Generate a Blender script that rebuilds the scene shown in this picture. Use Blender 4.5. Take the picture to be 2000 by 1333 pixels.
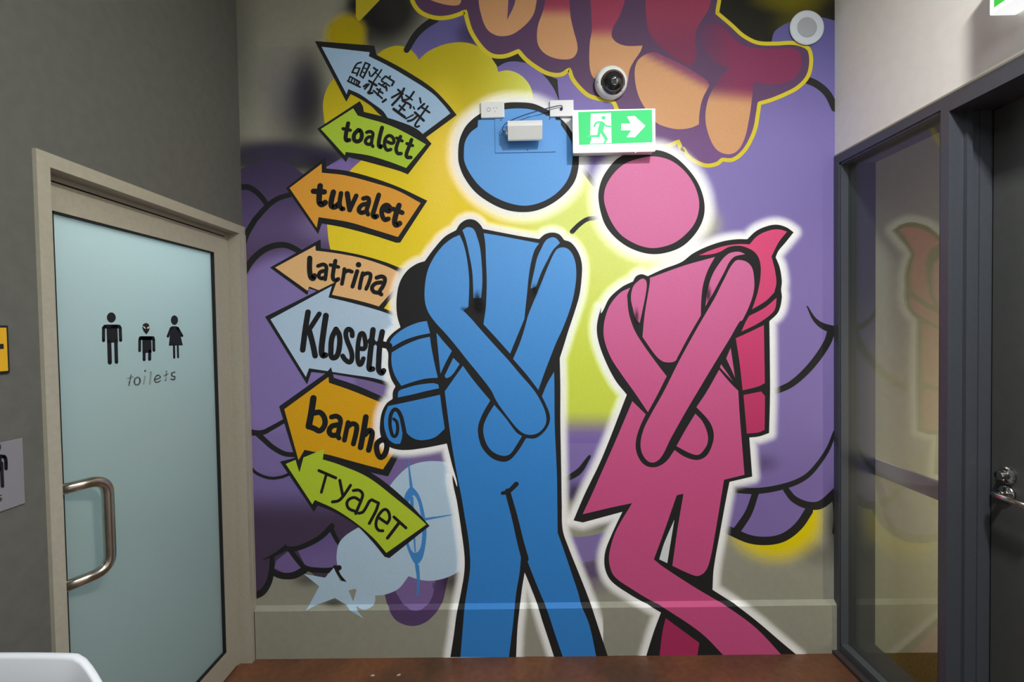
import bpy, bmesh, math, random
import numpy as np
from mathutils import Vector, Matrix
from mathutils.geometry import delaunay_2d_cdt

for o in list(bpy.data.objects): bpy.data.objects.remove(o)
scene = bpy.context.scene
C = scene.collection

# ------------------------------------------------------------------ camera
F_PX, YAW, PITCH, ROLL = 909.68, -0.0094, -0.0229, -0.0166
CAM = Vector((1.3402, -2.2965, 1.6201))
fw = Vector((math.sin(YAW)*math.cos(PITCH), math.cos(YAW)*math.cos(PITCH), math.sin(PITCH)))
r0 = Vector((math.cos(YAW), -math.sin(YAW), 0)); u0 = r0.cross(fw)
RT = r0*math.cos(ROLL) + u0*math.sin(ROLL); UP = -r0*math.sin(ROLL) + u0*math.cos(ROLL)
cd = bpy.data.cameras.new('camera'); cam = bpy.data.objects.new('camera', cd); C.objects.link(cam)
cd.sensor_width = 36.0; cd.lens = 36.0*F_PX/2000.0; cd.clip_start = 0.02
M = Matrix((RT, UP, -fw)).transposed().to_4x4(); M.translation = CAM
cam.matrix_world = M
scene.camera = cam

# ------------------------------------------------------------------ light
wd = bpy.data.worlds.new('world'); scene.world = wd; wd.use_nodes = True
wd.node_tree.nodes['Background'].inputs[0].default_value = (0.80, 0.90, 1.0, 1)
wd.node_tree.nodes['Background'].inputs[1].default_value = 0.05
def light(name, kind, loc, target, energy, color=(1,1,1), size=0.2, size_y=None, spot=None, blend=0.5):
    l = bpy.data.lights.new(name, kind); l.energy = energy; l.color = color
    if kind == 'AREA':
        l.size = size
        if size_y: l.shape = 'RECTANGLE'; l.size_y = size_y
    else: l.shadow_soft_size = size
    if spot: l.spot_size = math.radians(spot); l.spot_blend = blend
    o = bpy.data.objects.new(name, l); C.objects.link(o); o.location = loc
    o.rotation_euler = (Vector(target)-Vector(loc)).to_track_quat('-Z', 'Y').to_euler()
    return o
light('ceiling_downlight', 'AREA', (2.28, -1.85, 3.42), (2.28, -1.85, 0), 73, (1.0, 0.98, 0.95), 0.18)
light('ceiling_fill', 'AREA', (1.45, -2.9, 3.44), (1.45, -2.9, 0), 40, (0.93, 0.97, 1.0), 1.2, 0.6)  # unseen fill light, added to lift the room's overall brightness
light('toilet_room_light', 'POINT', (-0.62, -0.6, 2.5), (-0.75, -0.5, 0), 46, (0.88, 0.97, 1.0), 0.15)
light('side_room_lamp', 'AREA', (4.2, -1.0, 0.9), (4.6, 0, 0.9), 46, (1.0, 0.86, 0.62), 0.3, 1.3)
vs = scene.view_settings
vs.view_transform = 'Standard'; vs.look = 'None'; vs.gamma = 1.0; vs.use_curve_mapping = False
vs.exposure = 0.0

# ------------------------------------------------------------------ helpers
def lin(c):
    out = []
    for v in c[:3]:
        v = v/255.0
        out.append(v/12.92 if v <= 0.04045 else ((v+0.055)/1.055)**2.4)
    return tuple(out)
def ray(px, py): return fw + RT*((px-1000.0)/F_PX) - UP*((py-666.5)/F_PX)
def on(ax, v, px, py):
    d = ray(px, py); return CAM + d*((v-CAM[ax])/d[ax])

MATS = {}
def mat(name, color, rough=0.5, metal=0.0, spec=0.5, noise=0.0, nscale=40.0, bump=0.0, bscale=150.0, coat=0.0, emit=None, estr=0.0, tint2=None):
    if name in MATS: return MATS[name]
    m = bpy.data.materials.new(name); m.use_nodes = True; nt = m.node_tree; b = nt.nodes['Principled BSDF']
    col = lin(color)
    b.inputs['Base Color'].default_value = (*col, 1)
    b.inputs['Roughness'].default_value = rough; b.inputs['Metallic'].default_value = metal
    b.inputs['Specular IOR Level'].default_value = spec; b.inputs['Coat Weight'].default_value = coat
    if emit: b.inputs['Emission Color'].default_value = (*lin(emit), 1); b.inputs['Emission Strength'].default_value = estr
    if noise or bump or tint2:
        tc = nt.nodes.new('ShaderNodeTexCoord')
    if noise or tint2:
        n = nt.nodes.new('ShaderNodeTexNoise'); n.inputs['Scale'].default_value = nscale; n.inputs['Detail'].default_value = 6
        nt.links.new(tc.outputs['Object'], n.inputs['Vector'])
        mx = nt.nodes.new('ShaderNodeMix'); mx.data_type = 'RGBA'
        c2 = lin(tint2) if tint2 else tuple(v*(1+noise) for v in col)
        c1 = col if tint2 else tuple(v*(1-noise) for v in col)
        mx.inputs[6].default_value = (*c1, 1); mx.inputs[7].default_value = (*c2, 1)
        rp = nt.nodes.new('ShaderNodeMapRange'); rp.inputs[1].default_value = 0.35; rp.inputs[2].default_value = 0.65
        nt.links.new(n.outputs['Fac'], rp.inputs[0]); nt.links.new(rp.outputs[0], mx.inputs[0])
        nt.links.new(mx.outputs[2], b.inputs['Base Color'])
    if bump:
        n2 = nt.nodes.new('ShaderNodeTexNoise'); n2.inputs['Scale'].default_value = bscale; n2.inputs['Detail'].default_value = 4
        nt.links.new(tc.outputs['Object'], n2.inputs['Vector'])
        bp = nt.nodes.new('ShaderNodeBump'); bp.inputs['Strength'].default_value = bump; bp.inputs['Distance'].default_value = 0.002
        nt.links.new(n2.outputs['Fac'], bp.inputs['Height']); nt.links.new(bp.outputs['Normal'], b.inputs['Normal'])
    MATS[name] = m; return m

def attr_mat(name, soft):
    m = bpy.data.materials.new(name); m.use_nodes = True; nt = m.node_tree; b = nt.nodes['Principled BSDF']
    a = nt.nodes.new('ShaderNodeAttribute'); a.attribute_name = 'paint'
    n = nt.nodes.new('ShaderNodeTexNoise'); n.inputs['Scale'].default_value = 260; n.inputs['Detail'].default_value = 3
    tc = nt.nodes.new('ShaderNodeTexCoord'); nt.links.new(tc.outputs['Object'], n.inputs['Vector'])
    mr = nt.nodes.new('ShaderNodeMapRange'); mr.inputs[1].default_value = 0.3; mr.inputs[2].default_value = 0.7
    mr.inputs[3].default_value = 0.94; mr.inputs[4].default_value = 1.06
    nt.links.new(n.outputs['Fac'], mr.inputs[0])
    mu = nt.nodes.new('ShaderNodeVectorMath'); mu.operation = 'SCALE'
    nt.links.new(a.outputs['Color'], mu.inputs[0]); nt.links.new(mr.outputs[0], mu.inputs['Scale'])
    nt.links.new(mu.outputs[0], b.inputs['Base Color'])
    b.inputs['Roughness'].default_value = 0.55; b.inputs['Specular IOR Level'].default_value = 0.25
    if soft:   # a thin film of droplets: light crosses it on the way in and out, so each crossing passes sqrt(1 - coverage)
        out = nt.nodes['Material Output']; nt.nodes.remove(b)
        df = nt.nodes.new('ShaderNodeBsdfDiffuse'); tr = nt.nodes.new('ShaderNodeBsdfTransparent'); ad = nt.nodes.new('ShaderNodeAddShader')
        m2 = nt.nodes.new('ShaderNodeVectorMath'); m2.operation = 'SCALE'
        nt.links.new(mu.outputs[0], m2.inputs[0]); nt.links.new(a.outputs['Alpha'], m2.inputs['Scale']); nt.links.new(m2.outputs[0], df.inputs[0])
        om = nt.nodes.new('ShaderNodeMath'); om.operation = 'SUBTRACT'; om.inputs[0].default_value = 1.0; nt.links.new(a.outputs['Alpha'], om.inputs[1])
        sq = nt.nodes.new('ShaderNodeMath'); sq.operation = 'SQRT'; nt.links.new(om.outputs[0], sq.inputs[0]); nt.links.new(sq.outputs[0], tr.inputs[0])
        nt.links.new(df.outputs[0], ad.inputs[0]); nt.links.new(tr.outputs[0], ad.inputs[1]); nt.links.new(ad.outputs[0], out.inputs[0])
    return m
SPRAY = attr_mat('spray_paint_soft', True); GRAD = attr_mat('spray_paint_blended', False)

def paint(color):
    k = 'wall_paint_%02x%02x%02x' % tuple(int(v) for v in color)
    return mat(k, color, rough=0.55, spec=0.25, noise=0.05, nscale=260)

def finish(o, name, parent=None, **kw):
    C.objects.link(o)
    if parent is not None:
        o.parent = parent
        o.matrix_parent_inverse = Matrix.Translation(-Vector(parent.get('_o', (0,0,0))))
    for k, v in kw.items():
        if v is not None: o[k] = v
    return o
def mobj(name, bm, m, parent=None, smooth=False, **kw):
    me = bpy.data.meshes.new(name); bmesh.ops.recalc_face_normals(bm, faces=bm.faces) if not kw.pop('keepn', False) else None
    bm.to_mesh(me); bm.free()
    if m: me.materials.append(m)
    if smooth:
        for p in me.polygons: p.use_smooth = True
    return finish(bpy.data.objects.new(name, me), name, parent, **kw)
def empty(name, loc, **kw):
    o = bpy.data.objects.new(name, None); o.empty_display_size = 0.05; o.location = loc; o['_o'] = tuple(loc)
    return finish(o, name, None, **kw)
def box(bm, x0, x1, y0, y1, z0, z1, bev=0.0):
    vs = [bm.verts.new((x, y, z)) for x in (x0, x1) for y in (y0, y1) for z in (z0, z1)]
    idx = [(0,1,3,2), (4,6,7,5), (0,4,5,1), (2,3,7,6), (0,2,6,4), (1,5,7,3)]
    fs = [bm.faces.new([vs[i] for i in f]) for f in idx]
    if bev:
        es = list({e for f in fs for e in f.edges})
        bmesh.ops.bevel(bm, geom=es, offset=bev, segments=3, affect='EDGES', profile=0.5)
    return vs
def boxo(name, b, m, parent=None, bev=0.0, **kw):
    bm = bmesh.new(); box(bm, *b, bev=bev); return mobj(name, bm, m, parent, **kw)
def tube(bm, pts, r, seg=14, caps=True):
    pts = [Vector(p) for p in pts]; n = len(pts); rings = []
    t0 = (pts[1]-pts[0]).normalized(); up = Vector((0,0,1)) if abs(t0.z) < 0.9 else Vector((0,1,0))
    nrm = t0.cross(up).normalized()
    for i, p in enumerate(pts):
        t = (pts[min(i+1, n-1)]-pts[max(i-1, 0)]).normalized()
        nrm = (nrm - t*nrm.dot(t)).normalized(); bn = t.cross(nrm)
        rr = r[i] if isinstance(r, (list, tuple)) else r
        rings.append([bm.verts.new(p + (nrm*math.cos(a) + bn*math.sin(a))*rr) for a in [2*math.pi*k/seg for k in range(seg)]])
    for a, b in zip(rings, rings[1:]):
        for k in range(seg): bm.faces.new((a[k], a[(k+1) % seg], b[(k+1) % seg], b[k]))
    if caps: bm.faces.new(rings[0][::-1]); bm.faces.new(rings[-1])
def lathe(bm, prof, M4, seg=40):
    """prof: (radius, height) pairs spun round local z, M4 places it"""
    rings = []
    for r, h in prof:
        if r < 1e-6: rings.append([bm.verts.new(M4 @ Vector((0, 0, h)))])
        else: rings.append([bm.verts.new(M4 @ Vector((r*math.cos(2*math.pi*k/seg), r*math.sin(2*math.pi*k/seg), h))) for k in range(seg)])
    for a, b in zip(rings, rings[1:]):
        for k in range(seg):
            q = [a[k % len(a)], a[(k+1) % len(a)], b[(k+1) % len(b)], b[k % len(b)]]
            q2 = []
            for v in q:
                if v not in q2: q2.append(v)
            if len(q2) > 2: bm.faces.new(q2)
def spline(pts, closed=False, n=7):
    P = [Vector(p[:2]) for p in pts]; Cn = [len(p) > 2 and bool(p[2]) for p in pts]; N = len(P); out = []
    if not closed: Cn[0] = Cn[-1] = True
    for i in range(N if closed else N-1):
        j = (i+1) % N; a, b = P[i], P[j]
        if Cn[i] and Cn[j]: out.append(a.copy()); continue
        pa = P[i-1] if not Cn[i] else a + (a-b)*0.6
        pb = P[(j+1) % N] if not Cn[j] else b + (b-a)*0.6
        L = (b-a).length
        ta = (b-pa); tb = (pb-a)
        if ta.length > 1e-6: ta = ta.normalized()*L
        if tb.length > 1e-6: tb = tb.normalized()*L
        for k in range(n):
            t = k/n; t2, t3 = t*t, t*t*t
            out.append(a*(2*t3-3*t2+1) + ta*(t3-2*t2+t) + b*(-2*t3+3*t2) + tb*(t3-t2))
    if not closed: out.append(P[-1].copy())
    return out
# traced crops of the wall: name -> (x0, y0, scale)
ZM = dict(P=(0,0,1), Z1=(460,0,4.443), Z2=(780,0,4.443), Z3=(1200,0,4.3), Z4=(460,290,4.443), Z5=(460,560,4.443), Z6=(460,820,4.443),
          Z7=(460,1030,4.4), Z8=(860,170,4.443), M1=(720,400,4.3), M2=(720,640,4.3), M3=(800,930,3.702), M4=(1120,280,3.702),
          M5=(1120,580,3.702), M6=(1080,880,3.2518), C1=(660,110,8.885), C2=(650,220,10), C3=(590,340,9.091), C4=(580,490,10),
          C5=(570,595,8.885), C6=(580,765,9.52), C7=(610,905,8.33), N1=(470,280,8.885), N2=(460,800,8.885), N5=(720,0,10),
          N6=(900,0,4.762), X4=(920,120,5.263), D1=(180,590,7.405))
def S(s):
    """'@Z1 x,y x,y* ...' -> image points; * marks a corner"""
    z = (0,0,1); out = []
    for tok in s.split():
        if tok[0] == '@': z = ZM[tok[1:]]; continue
        c = tok.endswith('*'); x, y = tok.rstrip('*').split(',')
        out.append((float(x)/z[2]+z[0], float(y)/z[2]+z[1], 1 if c else 0))
    return out
def W_(zoom, w): return w/ZM[zoom][2]

# ------------------------------------------------------------------ dimensions (metres)
RW = 2.9011          # right wall plane
T_SK, SK0, SK1 = 0.022, 0.241, 0.259   # skirting proud of the wall, bevel from SK0 to SK1
CEIL = 3.5
NEAR = -4.6

# ------------------------------------------------------------------ materials
m_back = mat('painted_wall_grey', (150, 150, 136), rough=0.6, spec=0.25, noise=0.03, nscale=30, bump=0.08, bscale=350)
m_left = mat('painted_wall_charcoal', (95, 96, 91), rough=0.62, spec=0.25, noise=0.06, nscale=25, bump=0.12, bscale=300)
m_white = mat('painted_wall_white', (228, 227, 220), rough=0.55, spec=0.3, noise=0.02, nscale=20, bump=0.05, bscale=300)
m_ceil = mat('ceiling_paint', (200, 202, 200), rough=0.8)
m_alu = mat('painted_metal_beige', (164, 160, 144), rough=0.38, spec=0.5, noise=0.04, nscale=60, bump=0.03, bscale=200)
m_dark = mat('painted_metal_slate', (68, 72, 79), rough=0.35, spec=0.5, noise=0.04, nscale=50)
m_doorgrey = mat('painted_door_graphite', (70, 72, 71), rough=0.4, spec=0.5, noise=0.05, nscale=30)
m_rubber_gap = mat('rubber_and_gap_black', (14, 15, 16), rough=0.7)
m_steel = mat('brushed_steel', (190, 184, 172), rough=0.24, metal=1.0, noise=0.06, nscale=90)
m_chrome = mat('chrome', (185, 182, 178), rough=0.12, metal=1.0)
m_plastic = mat('white_plastic', (226, 229, 230), rough=0.35, spec=0.5)
m_carpet = mat('brown_carpet', (96, 82, 44), rough=0.95, spec=0.1, noise=0.35, nscale=180, bump=0.5, bscale=300)
m_black = mat('black_vinyl', (16, 17, 19), rough=0.45)

def floor_material():
    m = bpy.data.materials.new('stained_concrete'); m.use_nodes = True; nt = m.node_tree; b = nt.nodes['Principled BSDF']
    tc = nt.nodes.new('ShaderNodeTexCoord')
    n1 = nt.nodes.new('ShaderNodeTexNoise'); n1.inputs['Scale'].default_value = 2.6; n1.inputs['Detail'].default_value = 8
    n2 = nt.nodes.new('ShaderNodeTexNoise'); n2.inputs['Scale'].default_value = 34; n2.inputs['Detail'].default_value = 8
    nt.links.new(tc.outputs['Object'], n1.inputs[0]); nt.links.new(tc.outputs['Object'], n2.inputs[0])
    r1 = nt.nodes.new('ShaderNodeValToRGB')
    r1.color_ramp.elements[0].position = 0.36; r1.color_ramp.elements[0].color = (*lin((84, 58, 44)), 1)
    r1.color_ramp.elements[1].position = 0.66; r1.color_ramp.elements[1].color = (*lin((120, 77, 52)), 1)
    nt.links.new(n1.outputs['Fac'], r1.inputs[0])
    mx = nt.nodes.new('ShaderNodeMix'); mx.data_type = 'RGBA'; mx.blend_type = 'MULTIPLY'; mx.inputs[0].default_value = 0.45
    nt.links.new(r1.outputs[0], mx.inputs[6]); nt.links.new(n2.outputs['Color'], mx.inputs[7])
    r2 = nt.nodes.new('ShaderNodeMapRange'); r2.inputs[1].default_value = 0.3; r2.inputs[2].default_value = 0.7; r2.inputs[3].default_value = 0.5; r2.inputs[4].default_value = 1.15
    nt.links.new(n2.outputs['Fac'], r2.inputs[0]); nt.links.new(r2.outputs[0], mx.inputs[7])
    nt.links.new(mx.outputs[2], b.inputs['Base Color'])
    b.inputs['Roughness'].default_value = 0.42; b.inputs['Specular IOR Level'].default_value = 0.4
    return m
def schlick(nt, f0):
    lw = nt.nodes.new('ShaderNodeLayerWeight'); lw.inputs[0].default_value = 0.5
    p = nt.nodes.new('ShaderNodeMath'); p.operation = 'POWER'; p.inputs[1].default_value = 5.0; nt.links.new(lw.outputs['Facing'], p.inputs[0])
    q = nt.nodes.new('ShaderNodeMath'); q.operation = 'MULTIPLY_ADD'; q.inputs[1].default_value = 1-f0; q.inputs[2].default_value = f0; nt.links.new(p.outputs[0], q.inputs[0])
    return q.outputs[0]
def glass_material(name, tint, ior=1.5):
    m = bpy.data.materials.new(name); m.use_nodes = True; nt = m.node_tree; nt.nodes.clear()
    out = nt.nodes.new('ShaderNodeOutputMaterial'); tr = nt.nodes.new('ShaderNodeBsdfTransparent'); gl = nt.nodes.new('ShaderNodeBsdfGlossy')
    fr = schlick(nt, 0.06); mx = nt.nodes.new('ShaderNodeMixShader')
    tr.inputs[0].default_value = (*tint, 1); gl.inputs['Roughness'].default_value = 0.015
    nt.links.new(fr, mx.inputs[0]); nt.links.new(tr.outputs[0], mx.inputs[1]); nt.links.new(gl.outputs[0], mx.inputs[2])
    nt.links.new(mx.outputs[0], out.inputs[0]); return m
def frosted_material():
    m = bpy.data.materials.new('frosted_glass'); m.use_nodes = True; nt = m.node_tree; nt.nodes.clear()
    out = nt.nodes.new('ShaderNodeOutputMaterial'); df = nt.nodes.new('ShaderNodeBsdfDiffuse'); tl = nt.nodes.new('ShaderNodeBsdfTranslucent')
    gl = nt.nodes.new('ShaderNodeBsdfGlossy'); mx = nt.nodes.new('ShaderNodeMixShader'); m2 = nt.nodes.new('ShaderNodeMixShader')
    fr = schlick(nt, 0.035)
    df.inputs[0].default_value = (0.30, 0.34, 0.30, 1); tl.inputs[0].default_value = (0.74, 0.84, 0.86, 1); gl.inputs['Roughness'].default_value = 0.22
    mx.inputs[0].default_value = 0.55
    nt.links.new(df.outputs[0], mx.inputs[1]); nt.links.new(tl.outputs[0], mx.inputs[2])
    nt.links.new(fr, m2.inputs[0]); nt.links.new(mx.outputs[0], m2.inputs[1]); nt.links.new(gl.outputs[0], m2.inputs[2])
    nt.links.new(m2.outputs[0], out.inputs[0]); return m
m_floor = floor_material(); m_clear = glass_material('clear_glass', (0.90, 0.92, 0.90), 1.6); m_frost = frosted_material()

# ------------------------------------------------------------------ room shell
ST = dict(kind='structure')
floor = boxo('floor', (-0.2, RW+0.17, NEAR, 0.12, -0.1, 0), m_floor, **ST)
boxo('ceiling', (-0.12, RW+0.17, NEAR, 0.12, CEIL, CEIL+0.1), m_ceil, **ST)
boxo('wall_back', (-0.12, 5.6, 0.0, 0.12, 0, CEIL), m_back, **ST)
boxo('wall_front', (-0.12, RW+0.17, NEAR-0.1, NEAR, 0, CEIL), m_white, **ST)
# left wall with the door opening
LT = 0.12
bm = bmesh.new(); box(bm, -LT, 0, NEAR, -1.0, 0, CEIL); box(bm, -LT, 0, -1.0, 0.0, 2.15, CEIL)
mobj('wall_left', bm, m_left, **ST)
# right wall above and beyond the glazed screen
bm = bmesh.new(); box(bm, RW, RW+0.17, -1.62, 0.0, 2.435, CEIL); box(bm, RW, RW+0.17, NEAR, -1.62, 0, CEIL)
mobj('wall_right', bm, m_white, **ST)
# skirting along the back wall, both sides of the screen
def skirting(name, x0, x1):
    bm = bmesh.new(); pr = [(0, 0), (-T_SK, 0), (-T_SK, SK0), (0, SK1)]
    a = [bm.verts.new((x0, y, z)) for y, z in pr]; b = [bm.verts.new((x1, y, z)) for y, z in pr]
    for k in range(4): bm.faces.new((a[k], a[(k+1) % 4], b[(k+1) % 4], b[k]))
    bm.faces.new(a); bm.faces.new(b[::-1]); return mobj(name, bm, m_back, **ST)
skirting('baseboard_back', 0.0, RW)
skirting('baseboard_side_room', RW+0.17, 5.2)
# room behind the frosted door
boxo('floor_toilet', (-1.7, -0.2, -1.6, 0.12, -0.1, 0), mat('toilet_tiles', (150, 152, 150), rough=0.4), **ST)
bm = bmesh.new(); box(bm, -1.75, -1.65, -1.6, 0.12, 0, 3.0); box(bm, -1.7, -LT, 0.0, 0.1, 0, 3.0); box(bm, -1.7, -LT, -1.7, -1.6, 0, 3.0)
mobj('wall_toilet', bm, mat('toilet_wall_paint', (215, 222, 222), rough=0.6), **ST)
boxo('ceiling_toilet', (-1.75, -LT, -1.7, 0.12, 3.0, 3.05), m_ceil, **ST)
# room behind the glazed screen
boxo('floor_side_room', (RW+0.17, 5.6, -3.0, 0.0, -0.1, -0.001), m_carpet, **ST)
bm = bmesh.new(); box(bm, 5.5, 5.6, -3.0, 0.0, 0, CEIL); box(bm, RW+0.17, 5.6, -3.1, -3.0, 0, CEIL)
mobj('wall_side_room', bm, mat('side_room_paint', (120, 116, 104), rough=0.7), **ST)
boxo('ceiling_side_room', (RW+0.17, 5.6, -3.1, 0.0, 2.9, 2.95), mat('side_room_ceiling_paint', (120, 118, 112), rough=0.8), **ST)

# ------------------------------------------------------------------ frosted toilet door on the left wall
d1 = empty('door_1', (0, -0.5, 0), kind='structure', label='frosted glass toilet door in a beige metal frame')
bm = bmesh.new()
FX = 0.012
box(bm, -LT, FX, -1.0, -0.962, 0, 2.11); box(bm, -LT, FX, -0.05, 0.0-0.001, 0, 2.11); box(bm, -LT, FX, -1.0, -0.001, 2.11, 2.15)
box(bm, -LT, -0.048, -0.066, -0.05, 0, 2.095); box(bm, -LT, -0.048, -0.962, -0.95, 0, 2.095); box(bm, -LT, -0.048, -0.962, -0.05, 2.095, 2.11)
box(bm, -0.03, FX+0.003, -0.022, -0.001, 0.0, 2.11)
mobj('door_frame', bm, m_alu, d1)
bm = bmesh.new(); box(bm, -0.08, -0.052, -0.0712, -0.0655, 0.012, 2.095); box(bm, -0.08, -0.052, -0.95, -0.0655, 2.088, 2.0955); mobj('dark_gap_strip', bm, m_rubber_gap, d1)  # black strips stand in for the shadow in the gap around the leaf
LX0, LX1 = -0.085, -0.045
leafb = bmesh.new()
box(leafb, LX0, LX1, -0.153, -0.071, 0.012, 2.088); box(leafb, LX0, LX1, -0.955, -0.904, 0.012, 2.088)
box(leafb, LX0, LX1, -0.904, -0.153, 2.003, 2.088); box(leafb, LX0, LX1, -0.904, -0.153, 0.012, 0.127)
leaf = mobj('door_leaf', leafb, m_alu, d1)
bm = bmesh.new(); g = 0.006
for b in ((-0.904, -0.904+g, 0.127, 2.003), (-0.153-g, -0.153, 0.127, 2.003), (-0.904, -0.153, 0.127, 0.127+g), (-0.904, -0.153, 2.003-g, 2.003)):
    box(bm, LX1-0.02, LX1-0.002, *b)
mobj('glazing_gasket', bm, m_rubber_gap, leaf)
pane = boxo('glass_pane', (-0.070, -0.060, -0.902, -0.155, 0.13, 2.0), m_frost, leaf)
# pull handle: cranked D tube
def arc_path(pts, rad, n=8):
    pts = [Vector(p) for p in pts]; out = [pts[0]]
    for a, b, c in zip(pts, pts[1:], pts[2:]):
        d1_, d2_ = (a-b).normalized(), (c-b).normalized(); p0, p2 = b+d1_*rad, b+d2_*rad
        for k in range(n+1):
            t = k/n; out.append(p0*(1-t)**2 + b*2*t*(1-t) + p2*t*t)
    out.append(pts[-1]); return out
bm = bmesh.new()
GX = on(1, -0.80, 213, 1030).x
tube(bm, arc_path([(-0.05, -0.925, 1.160), (GX, -0.80, 1.160), (GX, -0.80, 0.862), (-0.05, -0.925, 0.862)], 0.05), 0.0165, 18)
mobj('pull_handle', bm, m_steel, leaf, smooth=True, label='bent steel tube pull handle')
PL = -0.0598
def fill2(bm, pts, to3):
    vs = [bm.verts.new(to3(p[0], p[1])) for p in pts]
    return vs
def cdt(pts, interior=()):
    P = [Vector((float(p[0]), float(p[1]))) for p in pts]
    n = len(P); allp = P + [Vector(q) for q in interior]
    r = delaunay_2d_cdt(allp, [(i, (i+1) % n) for i in range(n)], [], 1, 1e-4)
    return r[0], r[2]
def add_poly(bm, pts, to3):
    v, f = cdt(pts); vv = [bm.verts.new(to3(p.x, p.y)) for p in v]
    for t in f:
        try: bm.faces.new([vv[i] for i in t])
        except ValueError: pass
def stroke_outline(pts, w0, w1=None, n=6):
    P = spline(pts, False, n)
    Q = [P[0]]
    for p in P[1:]:
        if (p-Q[-1]).length > 0.05: Q.append(p)
    return Q, [ (w0 + ((w1 if w1 is not None else w0)-w0)*i/max(1, len(Q)-1)) for i in range(len(Q)) ]
SN = [0]
def add_stroke(bm, pts, w0, w1, to3, cap=True):
    Q, Wd = stroke_outline(pts, w0, w1)
    if len(Q) < 2: Q = [Q[0], Q[0]+Vector((0.1, 0.1))]; Wd = [w0, w0]
    L, Rr = [], []
    for i, p in enumerate(Q):
        t = (Q[min(i+1, len(Q)-1)]-Q[max(i-1, 0)])
        t = t.normalized() if t.length > 1e-9 else Vector((1, 0)); nn = Vector((-t.y, t.x))*Wd[i]/2
        L.append(p+nn); Rr.append(p-nn)
    SN[0] = (SN[0]+1) % 6
    def mk(x, y, k):
        v = Vector(to3(x, y)); v.y += MICRO*(k+7*SN[0]); return bm.verts.new(v)
    a = [mk(p.x, p.y, 0) for p in L]; b = [mk(p.x, p.y, 0) for p in Rr]
    for i in range(len(a)-1): bm.faces.new((a[i], a[i+1], b[i+1], b[i]))
    if cap == 'all':
        for i in range(len(Q)):      # brush dabs rounding the joints, each a hair above the last
            if Wd[i] < 0.4: continue
            c = Q[i]; bm.faces.new([mk(c.x+math.cos(x)*Wd[i]/2, c.y+math.sin(x)*Wd[i]/2, 1+i % 6) for x in [2*math.pi*k/12 for k in range(12)]])
    elif cap:
        for i, sg_ in ((0, -1), (len(Q)-1, 1)):
            if Wd[i] < 0.4: continue
            c = Q[i]; d0 = L[i]-c; t = Vector((-d0.y, d0.x))
            t = t if t.dot((Q[1]-Q[0]) if i == 0 else (Q[-1]-Q[-2]))*sg_ > 0 else -t
            arc = [c + d0*math.cos(x) + t*math.sin(x) for x in [math.pi*k/6 for k in range(1, 6)]]
            bm.faces.new([a[i]] + [mk(p.x, p.y, 0) for p in arc] + [b[i]])
MICRO = -0.000006
def strokes_from(text, zoom, to3, bm, cap='all', k=1.0):
    """lines 'w=.. pts' """
    for line in text.strip().split('\n'):
        for part in line.split(';'):
            toks = part.split(); 
            if not toks: continue
            w = toks[0][2:]; w = [float(v) for v in w.split('>')]
            pts = S('@%s ' % zoom + ' '.join(toks[1:]))
            s = ZM[zoom][2]/k
            add_stroke(bm, pts, w[0]/s, (w[1]/s if len(w) > 1 else None), to3, cap)
def ell(cx, cy, rx, ry, n=24): return [(cx+rx*math.cos(2*math.pi*k/n), cy+ry*math.sin(2*math.pi*k/n)) for k in range(n)]
def zp(zoom, pts): z = ZM[zoom]; return [(x/z[2]+z[0], y/z[2]+z[1]) for x, y in pts]
def door3(x, y): return on(0, PL, x, y)
def picto(name, polys, strokes, m, parent=pane, to3=door3, label=None):
    bm = bmesh.new()
    for zo, p in polys: add_poly(bm, zp(zo, p), to3)
    if strokes: strokes_from(strokes, 'D1', to3, bm)
    return mobj(name, bm, m, parent, keepn=True, label=label)
picto('man_pictogram', [('D1', ell(277, 227, 65, 75)), ('D1', [(205, 328), (365, 328), (374, 590), (215, 592)])],
      "w=56 185,358 390,358\nw=46 165,375 165,562\nw=46 406,375 412,558\nw=62 247,570 256,878\nw=52 343,570 352,873", m_black, label='black standing man pictogram')
al = picto('alien_pictogram', [('D1', [(724, 375), (735, 325), (775, 304), (815, 318), (833, 365), (825, 415), (785, 474), (745, 430)]), ('D1', [(725, 497), (855, 497), (860, 735), (728, 742)])],
      "w=56 700,525 878,525\nw=42 688,545 687,708\nw=42 890,545 893,703\nw=44 752,715 752,838\nw=46 832,715 832,832", m_black, label='short black alien pictogram with pale slanted eyes')
def door3b(x, y): return on(0, PL+0.0006, x, y)
for p in ([(728, 350), (758, 358), (781, 390), (755, 384)], [(793, 390), (800, 364), (837, 354), (820, 384)]):
    bm = bmesh.new(); add_poly(bm, zp('D1', p), door3b)
    mobj('pale_eye', bm, mat('cream_vinyl', (220, 210, 175)), pane, keepn=True)
picto('woman_pictogram', [('D1', ell(1190, 265, 52, 70)), ('D1', [(1135, 362), (1165, 352), (1215, 352), (1250, 368), (1312, 630), (1108, 636)])],
      "w=38 1140,385 1096,500\nw=38 1238,380 1300,492\nw=32 1183,620 1187,808\nw=30 1238,620 1243,803", m_black, label='black woman pictogram in a triangular dress')
picto('toilets_lettering', [], "w=22 565,1058 548,1130 532,1212\nw=18 515,1108 592,1085\nw=24 655,1090 615,1125 625,1195 675,1190 692,1120 655,1090\nw=22 765,1078 745,1188;w=26 765,1000 766,1001\nw=26 850,1018 835,1190\nw=20 908,1128 985,1092 955,1062 912,1095 905,1148 945,1165 985,1140\nw=22 1075,1002 1062,1140;w=18 1035,1075 1100,1040\nw=24 1195,1018 1150,1035 1155,1070 1195,1088 1185,1125 1140,1118",
      mat('grey_vinyl', (142, 156, 152), rough=0.5), label='pale grey lettering reading toilets')

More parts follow.
